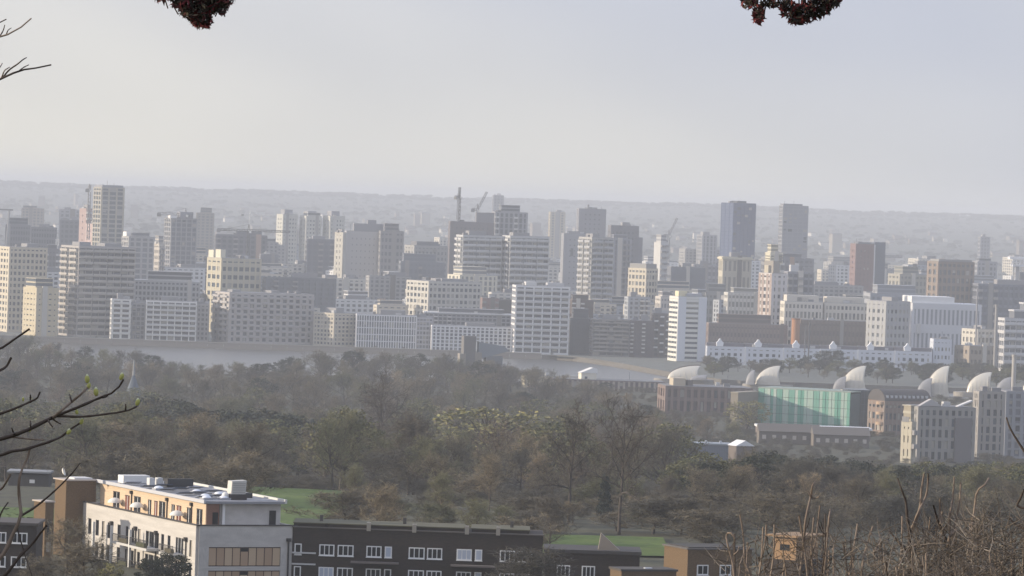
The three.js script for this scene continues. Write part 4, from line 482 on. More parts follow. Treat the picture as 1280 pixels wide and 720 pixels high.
  for (const [x, z] of [[3, 5], [5.4, 5.2], [4, 8], [7.4, 12], [6, 16], [3.2, 22]]) { const k = new THREE.Group(); k.name = 'rooflight'; g.add(k); k.position.set(x, H + ph, -z); box('kerb', mat('#9fa0a4'), k, 0, 0, 0, 1.3, 0.3, 1.3); const dm = mesh('dome', new THREE.SphereGeometry(0.6, 14, 7, 0, 6.3, 0, 1.57), mat('#dfe3ea', 0.25), k); dm.scale.y = 0.5; dm.position.y = 0.14; }
  for (const [x, z, w, q] of [[4.6, 34.6, 3.6, 2], [5, 29.6, 0.7, 1], [6.2, 29.8, 0.7, 1], [8.2, 28, 3.5, 1.2]]) box('roof_plant', mat(w > 3 && x < 5 ? '#dad9d6' : w < 1 ? '#c9c9c8' : '#3a3a3c'), g, x, H + ph + 0.45, -z, w, 1.0, q);
  const bx = new THREE.Group(); bx.name = 'flue_housing'; g.add(bx); bx.position.set(W * 0.55, H + ph - 0.1, -P0 - 3); box('base', mat('#3c3634'), bx, 0, 0.35, 0, 2.2, 0.7, 1.6); const hs = mesh('louvred_cover', prism([[-0.95, 0], [0.95, 0], [1.05, 1.7], [-0.85, 1.6]], 1.4), mat('#c3c1bb'), bx); hs.position.y = 0.7; for (let q = 0; q < 5; q++) box('louvre', mat('#a9a7a2'), bx, 0.05, 0.95 + q * 0.28, 0.74, 1.7, 0.1, 0.1); const dm = mesh('vent_cowl', new THREE.SphereGeometry(0.45, 12, 8), mat('#d9d8d4'), bx); dm.position.set(-1.5, 0.5, 0.2);
  box('roof_tank', darkMetal, g, W * 0.74, H + ph + 0.15, -9, 1.8, 0.7, 1.4);
  // terrace parasols left folded out beside the penthouse windows
  [[9.6], [23.6], [31.6]].forEach(([z], i) => { const t = thing('terrace_parasol', ['white parasol on the roof terrace beside the flue end downpipe', 'white parasol in the middle of the sunlit roof terrace', 'white parasol at the brick tower end of the roof terrace'][i], 'parasol', 'white parasols on the roof terrace'); const wp = g.localToWorld(new THREE.Vector3(1.0, H - 0.3, -z)); g.updateMatrixWorld(); t.position.copy(g.localToWorld(new THREE.Vector3(1.0, H - 0.3, -z))); mesh('pole', new THREE.CylinderGeometry(0.04, 0.04, 1.5, 8).translate(0, 0.75, 0), darkMetal, t); const cn = mesh('canopy', new THREE.SphereGeometry(0.95, 12, 6, 0, 6.3, 0, 1.45), mat('#dcd9d2'), t); cn.scale.y = 0.75; cn.position.y = 0.75; mesh('foot', new THREE.CylinderGeometry(0.35, 0.4, 0.12, 12).translate(0, 0.06, 0), mat('#77767a'), t); });
}
function brickHouse(label, x0, xc, x1, yt, d, th, wins, extra) {
  const a = rad(th), m = d / F, C = at(xc, yt, d), gy = groundY(C.x, d), g = thing('brick_house', label, 'house'); g.position.set(C.x, gy - 1, C.z); g.rotation.y = a; const H = C.y - gy + 1, W = (x1 - xc) * m / Math.cos(a), D = Math.max(3, (xc - x0) * m / Math.max(0.1, Math.sin(a)));
  box('wall', brickTan, g, W / 2, H / 2, -D / 2, W, H, D - 0.02); box('coping', mat('#b5aaa0'), g, W / 2 - 0.05, H + 0.08, -D / 2, W + 0.35, 0.16, D + 0.3);
  if (extra) extra(g, W, H, D); return g;
}
brickHouse('tall brick stair tower with sunlit orange side behind the white house', 66, 83, 119, 601, 615, 28, 0, (g, W, H, D) => { box('roof_slab', mat('#d5d3d0'), g, W * 0.62, H + 0.25, -D / 2, W * 0.6, 0.2, D * 0.7); });
brickHouse('lower brick wing with sunlit orange side beside the stair tower', 44, 57, 67, 628, 600, 34, 0, (g, W, H, D) => { box('window', clearDark, g, W * 0.5, H - 3.4, 0.02, 0.6, 2.4, 0.1); box('window', curtain, g, W * 0.5, H - 5.6, 0.02, 0.6, 1.2, 0.1); });
{ const p = at(82, 600, 612), t = thing('satellite_dish', 'white satellite dish on the brick stair tower roof', 'satellite dish'); t.position.set(p.x, p.y + 0.1, p.z - 2); mesh('pole', new THREE.CylinderGeometry(0.05, 0.05, 0.8, 8).translate(0, 0.4, 0), darkMetal, t); const ds = mesh('dish', new THREE.SphereGeometry(0.7, 14, 6, 0, 6.3, 0, 0.9), mat('#d8d6d0', 0.5), t); ds.rotation.set(0.4, 0, 1.9); ds.position.set(0, 1.0, 0); mesh('feed_arm', bar([0, 0.9, 0], [-0.5, 1.35, 0.3], 0.03), darkMetal, t); }
// a window of three white lights in a brick wall
function whiteWindow(parent, x, y, z, w, h, lights, curtainOn) { const win = new THREE.Group(); win.name = 'window'; parent.add(win); win.position.set(x, y, z); box('frame', frameW, win, 0, 0, 0, w, h, 0.1); for (let i = 0; i < lights; i++) box('pane', curtainOn ? mat('#aab2c0', 0.3) : clearDark, win, -w / 2 + 0.09 + (i + 0.5) * (w - 0.18) / lights, 0, 0.05, (w - 0.18) / lights - 0.12, h - 0.26, 0.06); box('sill', frameW, win, 0, -h / 2 - 0.04, 0.1, w + 0.1, 0.08, 0.2); }
{ const d = 585, A = at(366, 659, d), B = at(679, 669, d), gy = groundY(0, d), g = thing('brown_brick_block', 'long dark brown brick block with rows of white framed windows', 'house'); const m = d / F, H = A.y - gy + 1, W = B.x - A.x; g.position.set(A.x, gy - 1, A.z);
  box('wall', brickDark, g, W / 2, H / 2, -5, W, H, 10);
  for (const r of [0, 1, 2]) { const y = at(500, 684 + 3 + r * 28.3, d).y - gy + 1; for (const [i, [x0, x1, n]] of [[369, 378, 1], [400, 419, 3], [423, 443, 3], [459, 478, 3], [482, 491, 1], [512, 532, 3], [535, 554, 3], [572, 591, 3], [595, 604, 1], [626, 645, 3], [648, 667, 3]].entries()) whiteWindow(g, (x0 + x1) / 2 * m - 366 * m, y - 0.35, 0.02, (x1 - x0) * m, 1.35, n, (i === 7 || i === 8) && r === 0 || (i * 5 + r) % 7 === 6); }
  for (const y of [691, 705]) box('string_course', mat('#b9b8b6'), g, 15 * m, at(380, y, d).y - gy + 1, 0.15, 30 * m, 0.18, 0.3);
  for (const [x0, x1] of [[440, 500], [565, 620]]) box('balcony_slab', mat('#6b625e'), g, ((x0 + x1) / 2 - 366) * m, at(500, 703, d).y - gy + 0.9, 0.6, (x1 - x0) * m, 0.2, 1.2);
  const seg = [[367, 408], [410, 460], [463, 516], [519, 580], [590, 622], [625, 662]]; for (const [a, b] of seg) { box('roof_parapet', brickDark, g, ((a + b) / 2 - 366) * m, H + 0.15, -4, (b - a) * m, 0.7, 7); box('coping', mat('#57543f'), g, ((a + b) / 2 - 366) * m, H + 0.55, -4, (b - a) * m + 0.2, 0.12, 7.3); }
  for (const x of [461, 518, 584, 623]) box('party_wall', mat('#8f8a80'), g, (x - 366) * m, H + 0.35, -0.4, 0.5, 1.0, 1.2); box('coping', mat('#5d5752'), g, W / 2, H + 0.06, -0.2, W + 0.2, 0.12, 0.7);
  for (const x of [400, 505, 640]) { const p = box('chimney_pot', mat('#4b4744'), g, (x - 366) * m, H + 0.9, -4, 0.4, 0.9, 0.4); } }
{ const d = 560, A = at(-20, 655, d), gy = groundY(A.x, d), m = d / F, g = thing('brown_brick_block', 'dark brick house end with white windows beside the lower brick wing', 'house'); g.position.set(A.x, gy - 1, A.z); const H = A.y - gy + 1, W = 66 * m; box('wall', brickDark, g, W / 2, H / 2, -4, W, H, 8); box('roof', mat('#4d4744'), g, W / 2, H + 0.15, -4, W + 0.4, 0.3, 8.4); for (const r of [0, 1]) for (const [x, w, n] of [[22, 13, 2], [45, 20, 3]]) whiteWindow(g, x * m, at(10, 672 + r * 30, d).y - gy + 1, 0.02, w * m, 1.25, n, false); }
{ const d = 830, p = at(38, 589, d), g = thing('low_building', 'low dark roofed pavilion beyond the lawn with white eaves', 'pavilion'); const b = groundY(p.x, d), H = p.y - b; g.position.set(p.x, b, p.z); box('wall', mat('#4a4846'), g, 0, H / 2 - 0.2, 0, 7.0, H - 0.4, 5); box('roof', mat('#8d8f91'), g, 0, H, 0, 7.6, 0.3, 6); box('window', mat('#d9d9d8'), g, 0.6, H - 1.6, 2.53, 0.9, 0.6, 0.1); }
// dark roofs and sunlit brick gables to the east
{ const d = 560, m = d / F, mk = (label, x0, x1, yt, d2, body) => { const A = at(x0, yt, d2), gy = groundY(A.x, d2), g = thing('brick_house', label, 'house'); g.position.set(A.x, gy - 1, A.z); body(g, A.y - gy + 1, (x1 - x0) * d2 / F); };
  mk('low dark roofed house behind the twiggy garden tree', 682, 800, 690, 575, (g, H, W) => { box('wall', brickDark, g, W / 2, H / 2, -4, W, H, 8); box('roof', mat('#3d3a3a'), g, W / 2, H + 0.2, -4, W + 0.4, 0.4, 8.6); for (const x of [2.2, 5.2]) whiteWindow(g, x, H - 2.2, 0.02, 1.6, 1.4, 3, false); const s = mesh('dormer', prism([[0, 0], [2.6, 0], [0.3, 2]], 1.6), mat('#8f8579'), g); s.position.set(W - 5, H + 0.4, -2); });
  mk('tan brick house with dark flat roof and sunlit blank end wall', 860, 950, 687, 566, (g, H, W) => { g.rotation.y = rad(24); box('wall', brickTan, g, W / 2, H / 2, -3.2, W, H, 6.4); box('coping', mat('#5d5854'), g, W / 2, H + 0.08, -3.2, W + 0.4, 0.16, 6.8); box('roof', mat('#3b3836'), g, W / 2, H + 0.2, -3.2, W - 0.6, 0.14, 5.6); for (const x of [2, 5]) whiteWindow(g, x, H - 2.4, 0.02, 1.5, 1.2, 2, false); });
  mk('low tan brick garage with dark roof and skylight', 776, 850, 714, 552, (g, H, W) => { g.rotation.y = rad(20); box('wall', brickTan, g, W / 2 + 0.1, H / 2, -1.8, W, H - 0.01, 3.6); box('roof', mat('#46423f'), g, W / 2 + 0.1, H + 0.12, -1.8, W + 0.3, 0.24, 3.9); box('skylight', mat('#c9ccd2', 0.2), g, W * 0.55, H + 0.3, -1, 0.9, 0.12, 0.5); });
  mk('dark brick house with a tan attic storey seen through the pale shoots', 962, 1001, 670, 548, (g, H, W) => { g.rotation.y = rad(-34); box('wall', brickDark, g, W / 2, H / 2 - 1.3, -3, W + 1, H - 2.6, 6.6); box('attic_wall', speckle('#94785a', 0.25, 30, 50), g, W / 2, H - 1.3, -3, W - 0.6, 2.6, 5); box('eaves', mat('#94795c'), g, W / 2, H + 0.12, -3, W + 0.7, 0.24, 6.2); box('window', clearDark, g, W * 0.5, H - 1.2, -0.47, 1.2, 0.7, 0.1); });
}
// ---------------------------------------------------------------- trees
class TreeMesh { constructor() { this.p = []; this.c = []; this.i = []; }
  tube(pts, radii, sides, col) { const n = pts.length, base = this.p.length / 3, up = new THREE.Vector3(), a = new THREE.Vector3(), b = new THREE.Vector3();
    for (let k = 0; k < n; k++) { const t = pts[Math.min(k + 1, n - 1)].clone().sub(pts[Math.max(k - 1, 0)]).normalize(); up.set(0.31, 0.2, 0.93); if (Math.abs(t.dot(up)) > 0.9) up.set(1, 0, 0.1); a.crossVectors(t, up).normalize(); b.crossVectors(t, a);
      for (let s = 0; s < sides; s++) { const q = s / sides * Math.PI * 2, x = Math.cos(q) * radii[k], y = Math.sin(q) * radii[k]; this.p.push(pts[k].x + a.x * x + b.x * y, pts[k].y + a.y * x + b.y * y, pts[k].z + a.z * x + b.z * y); this.c.push(...col); } }
    for (let k = 0; k + 1 < n; k++) for (let s = 0; s < sides; s++) { const A = base + k * sides + s, B = base + k * sides + (s + 1) % sides; this.i.push(A, B, A + sides, B, B + sides, A + sides); } }
  blade(p, dir, len, w, side, col) { const k = this.p.length / 3; this.p.push(p.x - side.x * w, p.y - side.y * w, p.z - side.z * w, p.x + side.x * w, p.y + side.y * w, p.z + side.z * w, p.x + dir.x * len, p.y + dir.y * len, p.z + dir.z * len); for (let q = 0; q < 3; q++) this.c.push(...col); this.i.push(k, k + 1, k + 2); }
  leaf(p, u, v, col) { const k = this.p.length / 3; this.p.push(p.x - u.x, p.y - u.y, p.z - u.z, p.x + v.x * 0.6, p.y + v.y * 0.6, p.z + v.z * 0.6, p.x + u.x, p.y + u.y, p.z + u.z, p.x - v.x * 0.6, p.y - v.y * 0.6, p.z - v.z * 0.6); for (let q = 0; q < 4; q++) this.c.push(...col); this.i.push(k, k + 1, k + 2, k, k + 2, k + 3); }
  geo() { const g = new THREE.BufferGeometry(); g.setAttribute('position', new THREE.Float32BufferAttribute(this.p, 3)); g.setAttribute('color', new THREE.Float32BufferAttribute(this.c, 3)); g.setIndex(this.i); g.computeVertexNormals(); return g; } }
const woodM = new THREE.MeshStandardMaterial({ vertexColors: true, roughness: 0.95, side: THREE.DoubleSide });
const leafM = new THREE.MeshPhysicalMaterial({ vertexColors: true, roughness: 0.9, side: THREE.DoubleSide });
const TINT = [[1, 1, 1], [1.4, 1.32, 1.15], [0.72, 0.72, 0.74], [1.2, 1.1, 0.95], [1.1, 1.22, 0.9], [1.65, 1.5, 1.3]].map(c => { const m = woodM.clone(); m.color.setRGB(...c); return m; });
const rv = r => new THREE.Vector3(r() * 2 - 1, r() * 2 - 1, r() * 2 - 1).normalize();
// bare tree of unit height: trunk, limbs, branches, branchlets (wood) and twigs (crown)
function bareTree(seed, o) {
  const r = rng(seed), wood = new TreeMesh(), twig = new TreeMesh(), { trunk = 0.28, spread = 0.9, limbs = 11, kids = 7, sub = 5, twigs = 8, up = 0.2, wc = [0.06, 0.05, 0.043], tc = [0.108, 0.101, 0.077], tw = 0.0022, tl = 0.06, r0 = 0.022 } = o;
  const grow = (p, dir, len, rad0, lvl) => {
    const n = lvl === 0 ? 6 : lvl === 1 ? 5 : 3, pts = [p.clone()], rr = [rad0], q = p.clone(), d = dir.clone();
    for (let k = 1; k <= n; k++) { d.addScaledVector(rv(r), lvl === 0 ? 0.07 : 0.2).add(new THREE.Vector3(0, lvl ? up * 0.22 : 0.05, 0)).normalize(); q.addScaledVector(d, len / n); pts.push(q.clone()); rr.push(rad0 * (1 - k / n * (lvl === 0 ? 0.6 : 0.7))); }
    const j = 0.85 + r() * 0.3; wood.tube(pts, rr, [7, 5, 4, 3][lvl], wc.map(c => c * j));
    const at2 = t => { const f = t * n, k = Math.min(n - 1, Math.floor(f)); return pts[k].clone().lerp(pts[k + 1], f - k); };
    if (lvl < 3) { const cnt = [limbs, kids, sub][lvl]; for (let c = 0; c < cnt; c++) { const f = (c + r() * 0.6) / cnt, t = lvl === 0 ? trunk / 0.8 + (0.97 - trunk / 0.8) * f : 0.25 + 0.75 * (c + r()) / cnt; const a = c * 2.4 + r() * 1.0, out = new THREE.Vector3(Math.cos(a), 0, Math.sin(a)); const tilt = lvl === 0 ? 1.0 - 0.72 * f : 0.72; const nd = d.clone().multiplyScalar(1 - tilt * 0.75).addScaledVector(lvl === 0 ? out : rv(r), tilt * spread).add(new THREE.Vector3(0, up + (lvl === 0 ? 0.25 * f : 0), 0)).normalize();
        grow(at2(Math.min(1, t)), nd, (lvl === 0 ? 0.44 * (0.62 + 0.5 * Math.sin(Math.PI * (0.2 + 0.62 * f))) * (1 - 0.3 * f) : len * 0.5) * (0.8 + r() * 0.4), rad0 * (lvl === 0 ? 0.5 * (1 - 0.35 * f) : 0.42), lvl + 1); } }
    else for (let c = 0; c < twigs; c++) { const b = at2(0.1 + 0.9 * (c + r()) / twigs), nd = d.clone().multiplyScalar(0.7).add(rv(r)).add(new THREE.Vector3(0, up * 0.6, 0)).normalize(), L = tl * (0.6 + r() * 0.8), side = nd.clone().cross(rv(r)).normalize(), f = 0.65 + r() * 0.75, col = tc.map(x => x * f);
      twig.blade(b, nd, L, tw, side, col); for (let e = 0; e < 2; e++) { const m = b.clone().addScaledVector(nd, L * (0.3 + 0.4 * r())), md = nd.clone().add(rv(r).multiplyScalar(0.9)).normalize(); twig.blade(m, md, L * 0.6, tw * 0.8, md.clone().cross(rv(r)).normalize(), col); } }
  };
  grow(new THREE.Vector3(0, 0, 0), new THREE.Vector3((r() - 0.5) * 0.1, 1, (r() - 0.5) * 0.1).normalize(), 0.8, r0, 0);
  return finish(wood, twig, woodM);
}
function finish(wood, twig, crownM) { const a = wood.geo(), b = twig.geo(); b.computeBoundingBox(); const s = 1 / b.boundingBox.max.y; a.scale(s, s, s); b.scale(s, s, s); b.computeBoundingBox(); return { a, b, crownM, width: b.boundingBox.max.x - b.boundingBox.min.x }; }
// evergreen or leafing tree: branches and leaf clumps through the crown
function leafTree(seed, o) {
  const r = rng(seed), wood = new TreeMesh(), crown = new TreeMesh(), { clumps = 70, leaves = 70, wide = 0.42, low = 0.22, size = 0.016, cols, cone = 0 } = o, wc = [0.06, 0.05, 0.042];
  wood.tube([new THREE.Vector3(0, 0, 0), new THREE.Vector3(0.01, 0.4, 0.01), new THREE.Vector3(0, 0.82, 0)], [0.022, 0.014, 0.004], 6, wc);
  for (let c = 0; c < clumps; c++) { const a = r() * 6.283, e = Math.acos(1 - 2 * r()), k = 0.62 + 0.38 * Math.sqrt(r()); let y = low + (1 - low) * (0.5 + 0.47 * k * Math.cos(e)), w = wide * k * Math.sin(e); if (cone) w = wide * (1 - (y - low) / (1 - low)) * (0.4 + 0.6 * r()) ; w *= 0.85 + 0.35 * noise.noise(Math.cos(a) * 2 + seed, y * 4, Math.sin(a) * 2);
    const p = new THREE.Vector3(Math.cos(a) * w, y, Math.sin(a) * w); wood.tube([new THREE.Vector3(0, y * 0.62, 0), p.clone().multiplyScalar(0.55).add(new THREE.Vector3(0, y * 0.36, 0)), p], [0.008, 0.004, 0.0015], 3, wc);
    const cr = 0.055 + r() * 0.05, base = cols[Math.floor(r() * cols.length)];
    for (let l = 0; l < leaves; l++) { const v = rv(r).multiplyScalar(cr * Math.cbrt(r())); v.y *= 0.75; const u = rv(r), w2 = u.clone().cross(rv(r)).normalize(), f = 0.7 + r() * 0.6, s = size * (0.6 + r() * 0.8); crown.leaf(p.clone().add(v), u.multiplyScalar(s), w2.multiplyScalar(s), base.map(x => x * f)); } }
  return finish(wood, crown, leafM);
}
const KIND = {
  grey: { l: 'bare grey brown broadleaf tree in the park wood', g: 'bare grey brown trees of the park wood', p: [11, 12, 13, 14].map(s => bareTree(s, { spread: 0.95 })) },
  tall: { l: 'tall bare reddish brown tree rising above the park wood', g: 'tall bare reddish trees of the park wood', asp: 0.85, p: [21, 22, 23].map(s => bareTree(s, { trunk: 0.34, spread: 1.15, up: 0.14, limbs: 10, kids: 6, twigs: 6, tc: [0.094, 0.080, 0.064], wc: [0.06, 0.05, 0.043] })) },
  tan: { l: 'rounded bare tan twigged tree among the park trees', g: 'tan twigged trees of the park wood', asp: 1.0, p: [31, 32].map(s => bareTree(s, { trunk: 0.18, spread: 1.0, up: 0.32, limbs: 10, twigs: 11, tc: [0.158, 0.138, 0.102], wc: [0.10, 0.08, 0.06], r0: 0.017 })) },
  bush: { l: 'low bare twiggy thicket shrub under the park trees', g: 'twiggy thicket shrubs of the park', asp: 1.5, p: [41, 42].map(s => bareTree(s, { trunk: 0.06, spread: 1.1, up: 0.4, limbs: 12, kids: 6, sub: 5, twigs: 8, tc: [0.112, 0.102, 0.076], r0: 0.012, tl: 0.08, tw: 0.003 })) },
  dark: { l: 'dark evergreen tree with dense crown in the park wood', g: 'dark evergreen trees of the park wood', p: [51, 52, 53].map(s => leafTree(s, { cols: [[0.028, 0.036, 0.022], [0.036, 0.044, 0.026], [0.042, 0.046, 0.03]] })) },
  olive: { l: 'olive green spring leafing tree among the bare trees', g: 'olive green leafing trees of the park wood', p: [61, 62].map(s => leafTree(s, { leaves: 46, clumps: 80, cols: [[0.105, 0.108, 0.043], [0.13, 0.125, 0.055], [0.085, 0.09, 0.04]] })) },
  yellow: { l: 'pale yellow green budding willow among the bare trees', g: 'yellow green budding willows', p: [71].map(s => leafTree(s, { leaves: 40, clumps: 80, cols: [[0.20, 0.19, 0.07], [0.16, 0.15, 0.065], [0.23, 0.21, 0.09]] })) },
  conifer: { l: 'small dark bluish conifer beside the tall bare trees', g: 'small conifers of the park', asp: 0.5, p: [81].map(s => leafTree(s, { cone: 1, wide: 0.3, low: 0.1, clumps: 90, cols: [[0.03, 0.042, 0.036], [0.04, 0.05, 0.042]] })) },
};
const tr = rng(404), NAME = { grey: 'bare_tree', tall: 'tall_bare_tree', tan: 'tan_bare_tree', bush: 'thicket_shrub', dark: 'evergreen_tree', olive: 'olive_tree_in_leaf', yellow: 'budding_willow', conifer: 'conifer_tree' };
NAME.olive = 'leafing_tree';
function tree(kind, x, yt, d, wide = 1, label, group) {
  const K = KIND[kind], P = K.p[Math.floor(tr() * K.p.length) % K.p.length], T = at(x, yt, d), b = groundY(T.x, d), h = Math.max(2.2, T.y - b);
  const g = thing(NAME[kind], label || K.l, kind === 'bush' ? 'shrub' : 'tree', label ? group : K.g); g.position.set(T.x, b - 0.15, T.z); g.rotation.y = tr() * 6.283;
  const s = h * wide * (K.asp || 0.95) / P.width * (0.9 + 0.2 * tr()); g.scale.set(s, h + 0.15, s); mesh('trunk', P.a, woodM, g); mesh('crown', P.b, P.crownM === woodM ? TINT[Math.floor(tr() * TINT.length)] : P.crownM, g); return g;
}
// hand placed: the trees one can single out
tree('tall', 780, 482, 700, 0.85, 'tall bare tree with a long straight trunk standing on the small grass patch');
tree('tall', 716, 494, 735, 0.85, 'tall bare forked tree beside the straight trunked tree on the grass');
tree('tall', 484, 458, 1300, 1.05, 'dark reddish spreading tree rising against the river beside the white blocks');
tree('grey', 420, 512, 870, 0.95, 'broad bare tree at the edge of the bright lawn', undefined); tree('tan', 428, 505, 900, 0.9, 'tan topped bare tree just behind the bright lawn');
tree('tan', 487, 598, 640, 1.3, 'pinkish tan twiggy tree standing behind the brown brick block roof'); tree('tan', 555, 585, 720, 1.1, 'grey tan rounded tree behind the brown brick block');
tree('tan', 690, 612, 640, 1.2, 'pinkish bare tree beside the end of the brown brick block'); tree('bush', 650, 640, 620, 1.5, 'wide twiggy shrub over the brown brick block end');
tree('yellow', 612, 506, 1250, 1.6, 'broad pale yellow green willow in the middle of the wood');
tree('yellow', 935, 500, 2000, 1.4, 'small yellow willow beside the teal clad building');
tree('conifer', 757, 592, 760, 0.9, 'small dark conifer between the two tall bare trees');
tree('olive', 250, 523, 1150, 1.3, 'rounded olive green tree in the western park'); tree('olive', 330, 522, 1130, 1.4, 'second rounded olive green tree beside the dark evergreens'); tree('olive', 200, 520, 1200, 1.2);
tree('olive', 105, 552, 930, 1.4, 'low olive green tree behind the brick stair tower'); tree('olive', 700, 545, 1000, 1.2); tree('olive', 880, 565, 930, 1.5, 'green crowned tree below the blue grey metal shed');
for (const [x, y, d] of [[215, 497, 1350], [190, 492, 1420], [255, 506, 1300], [330, 510, 1280], [300, 512, 1270], [365, 516, 1260]]) tree('dark', x, y, d, 1.7);
// the wood in depth layers: tops follow the picture's tree line
const topLine = [[-40, 394], [40, 404], [62, 424], [100, 430], [165, 432], [192, 440], [215, 448], [300, 449], [350, 446], [376, 436], [420, 429], [480, 431], [560, 435], [600, 441], [640, 448], [700, 459], [760, 478], [830, 506], [900, 516], [945, 520], [960, 560], [1100, 574], [1280, 572], [1320, 570]];
function zoneOf(x, d) { return (d > 1750 ? 'near the river ' : d > 1150 ? 'deep in the wood ' : 'at the edge of the wood ') + (x < 100 ? 'below the cream grid tower' : x < 240 ? 'around the church spire' : x < 460 ? 'behind the white house' : x < 660 ? 'below the old concrete silo' : x < 850 ? 'around the two tall trees' : x < 960 ? 'below the brick warehouse' : x < 1110 ? 'below the teal clad building' : 'below the pediment gable block'); }
const WORDS = { grey: 'bare grey brown tree', tall: 'tall bare reddish brown tree', tan: 'rounded bare tan tree', bush: 'low bare twiggy shrub', dark: 'dark evergreen tree', olive: 'olive green leafing tree' };
function layer(d, n, hm, hv, mix, x0 = -30, x1 = 1310, wide = 1.15) { for (let i = 0; i < n; i++) { const x = x0 + (i + 0.1 + 0.8 * tr()) / n * (x1 - x0), dd = d * (1 + (tr() - 0.5) * 0.09), h0 = hm + (tr() - 0.5) * 2 * hv, gx = at(x, 500, dd).x, yh = 250 + (x - 640) * 0.0341 + (EYE - groundY(gx, dd) - h0) * F / dd; let y = Math.max(yh, interp(topLine, x) + tr() * 9);
  if (x > 842 && x < 938 && dd < 1640) y = Math.max(y, 577); const T = at(x, y, dd), h = T.y - groundY(T.x, dd); if (h < 2.5) continue; let q = tr(), kind = 'grey'; for (const [k, p] of mix) { if (q < p) { kind = k; break; } q -= p; } const z = zoneOf(x, dd); tree(kind, x, y, dd, (h < 7 ? 1.5 : 1) * wide, WORDS[kind] + ' ' + z, kind + ' trees ' + z); } }
const gm = [['grey', 0.78], ['tall', 0.08], ['dark', 0.06], ['tan', 0.06]], mm = [['grey', 0.44], ['tall', 0.12], ['tan', 0.18], ['olive', 0.22], ['dark', 0.02]];
layer(2440, 9, 19, 3, gm, -30, 75, 1.2); layer(2470, 36, 14, 2, gm, -30, 850, 1.25); layer(2485, 22, 19, 2, gm, 385, 850, 1.0); layer(2350, 34, 15, 2, gm, -30, 850, 1.15);
layer(2220, 31, 16, 2, gm, -30, 850); layer(2090, 30, 17, 3, gm, -30, 850); layer(1960, 29, 17, 3, gm, -30, 950, 1.25); layer(1800, 27, 17, 3, mm, -30, 950, 1.25); layer(1640, 25, 17, 4, mm, -30, 850, 1.25); layer(1500, 23, 17, 4, mm, -30, 945, 1.25); layer(1370, 22, 17, 4, mm, -30, 955, 1.25); layer(1250, 20, 16, 4, mm, -30, 960, 1.25); layer(1140, 19, 16, 4, mm, -30, 960, 1.25); layer(1040, 17, 15, 4, mm, -30, 960, 1.25); layer(950, 15, 14, 4, mm, 60, 960, 1.2);
const em = [['dark', 0.42], ['grey', 0.38], ['olive', 0.12]];
layer(1620, 14, 7, 2, em, 945, 1310, 1.3); layer(1420, 15, 8, 2, em, 945, 1310, 1.4); layer(1220, 14, 14, 3, em, 940, 1310, 1.4); layer(1090, 14, 14, 3, em, 940, 1310, 1.4); layer(970, 14, 13, 3, em, 930, 1310, 1.3); layer(870, 14, 11, 3, [['grey', 0.5], ['dark', 0.25], ['olive', 0.1], ['tan', 0.15]], 880, 1310, 1.3); layer(780, 13, 9, 3, [['grey', 0.6], ['tan', 0.2], ['olive', 0.1]], 860, 1310, 1.3); layer(690, 10, 8, 2, [['grey', 0.5], ['bush', 0.3], ['tan', 0.1]], 880, 1310, 1.3);
layer(890, 10, 10, 3, [['grey', 0.6], ['bush', 0.2], ['tan', 0.2]], 440, 760, 1.2); layer(800, 10, 8, 2.5, [['grey', 0.4], ['bush', 0.4], ['tan', 0.2]], 430, 860, 1.2); layer(745, 9, 4, 1.2, [['bush', 0.8], ['tan', 0.2]], 640, 960, 1.3); layer(715, 7, 3, 1, [['bush', 1]], 660, 940, 1.4); layer(690, 8, 5.5, 1.5, [['bush', 0.6], ['tan', 0.3]], 420, 690, 1.2); layer(730, 6, 5, 1.5, [['bush', 0.7], ['tan', 0.2]], 800, 930, 1.2); layer(880, 12, 11, 3, [['grey', 0.6], ['bush', 0.3]], -30, 330, 1.2); layer(780, 9, 8, 2, [['bush', 0.6], ['grey', 0.4]], 100, 320, 1.2);
{ // the undergrowth of the wood
  const P = KIND.bush.p[0], n = 4200, u = new THREE.InstancedMesh(P.b, woodM, n), M = new THREE.Matrix4(), q = new THREE.Quaternion(), e = new THREE.Euler(); u.name = 'undergrowth'; u.castShadow = u.receiveShadow = true;
  for (let i = 0; i < n; i++) { const d = 725 + 1850 * Math.pow(tr(), 0.85), X = (tr() * 2 - 1) * 0.112 * d + 5, onLawn = d < 890 && X < -16; const h = onLawn ? 0.02 : 1.6 + tr() * 2.6, w = (h + 1.5) * 1.5 / P.width; u.setMatrixAt(i, M.compose(new THREE.Vector3(X, groundY(X, d) - 0.2, -d), q.setFromEuler(e.set(0, tr() * 6.28, 0)), new THREE.Vector3(w, h, w))); }
  scene.add(u); tag(u, 'brown twiggy undergrowth covering the floor of the park wood', 'undergrowth', null, 'stuff');
}
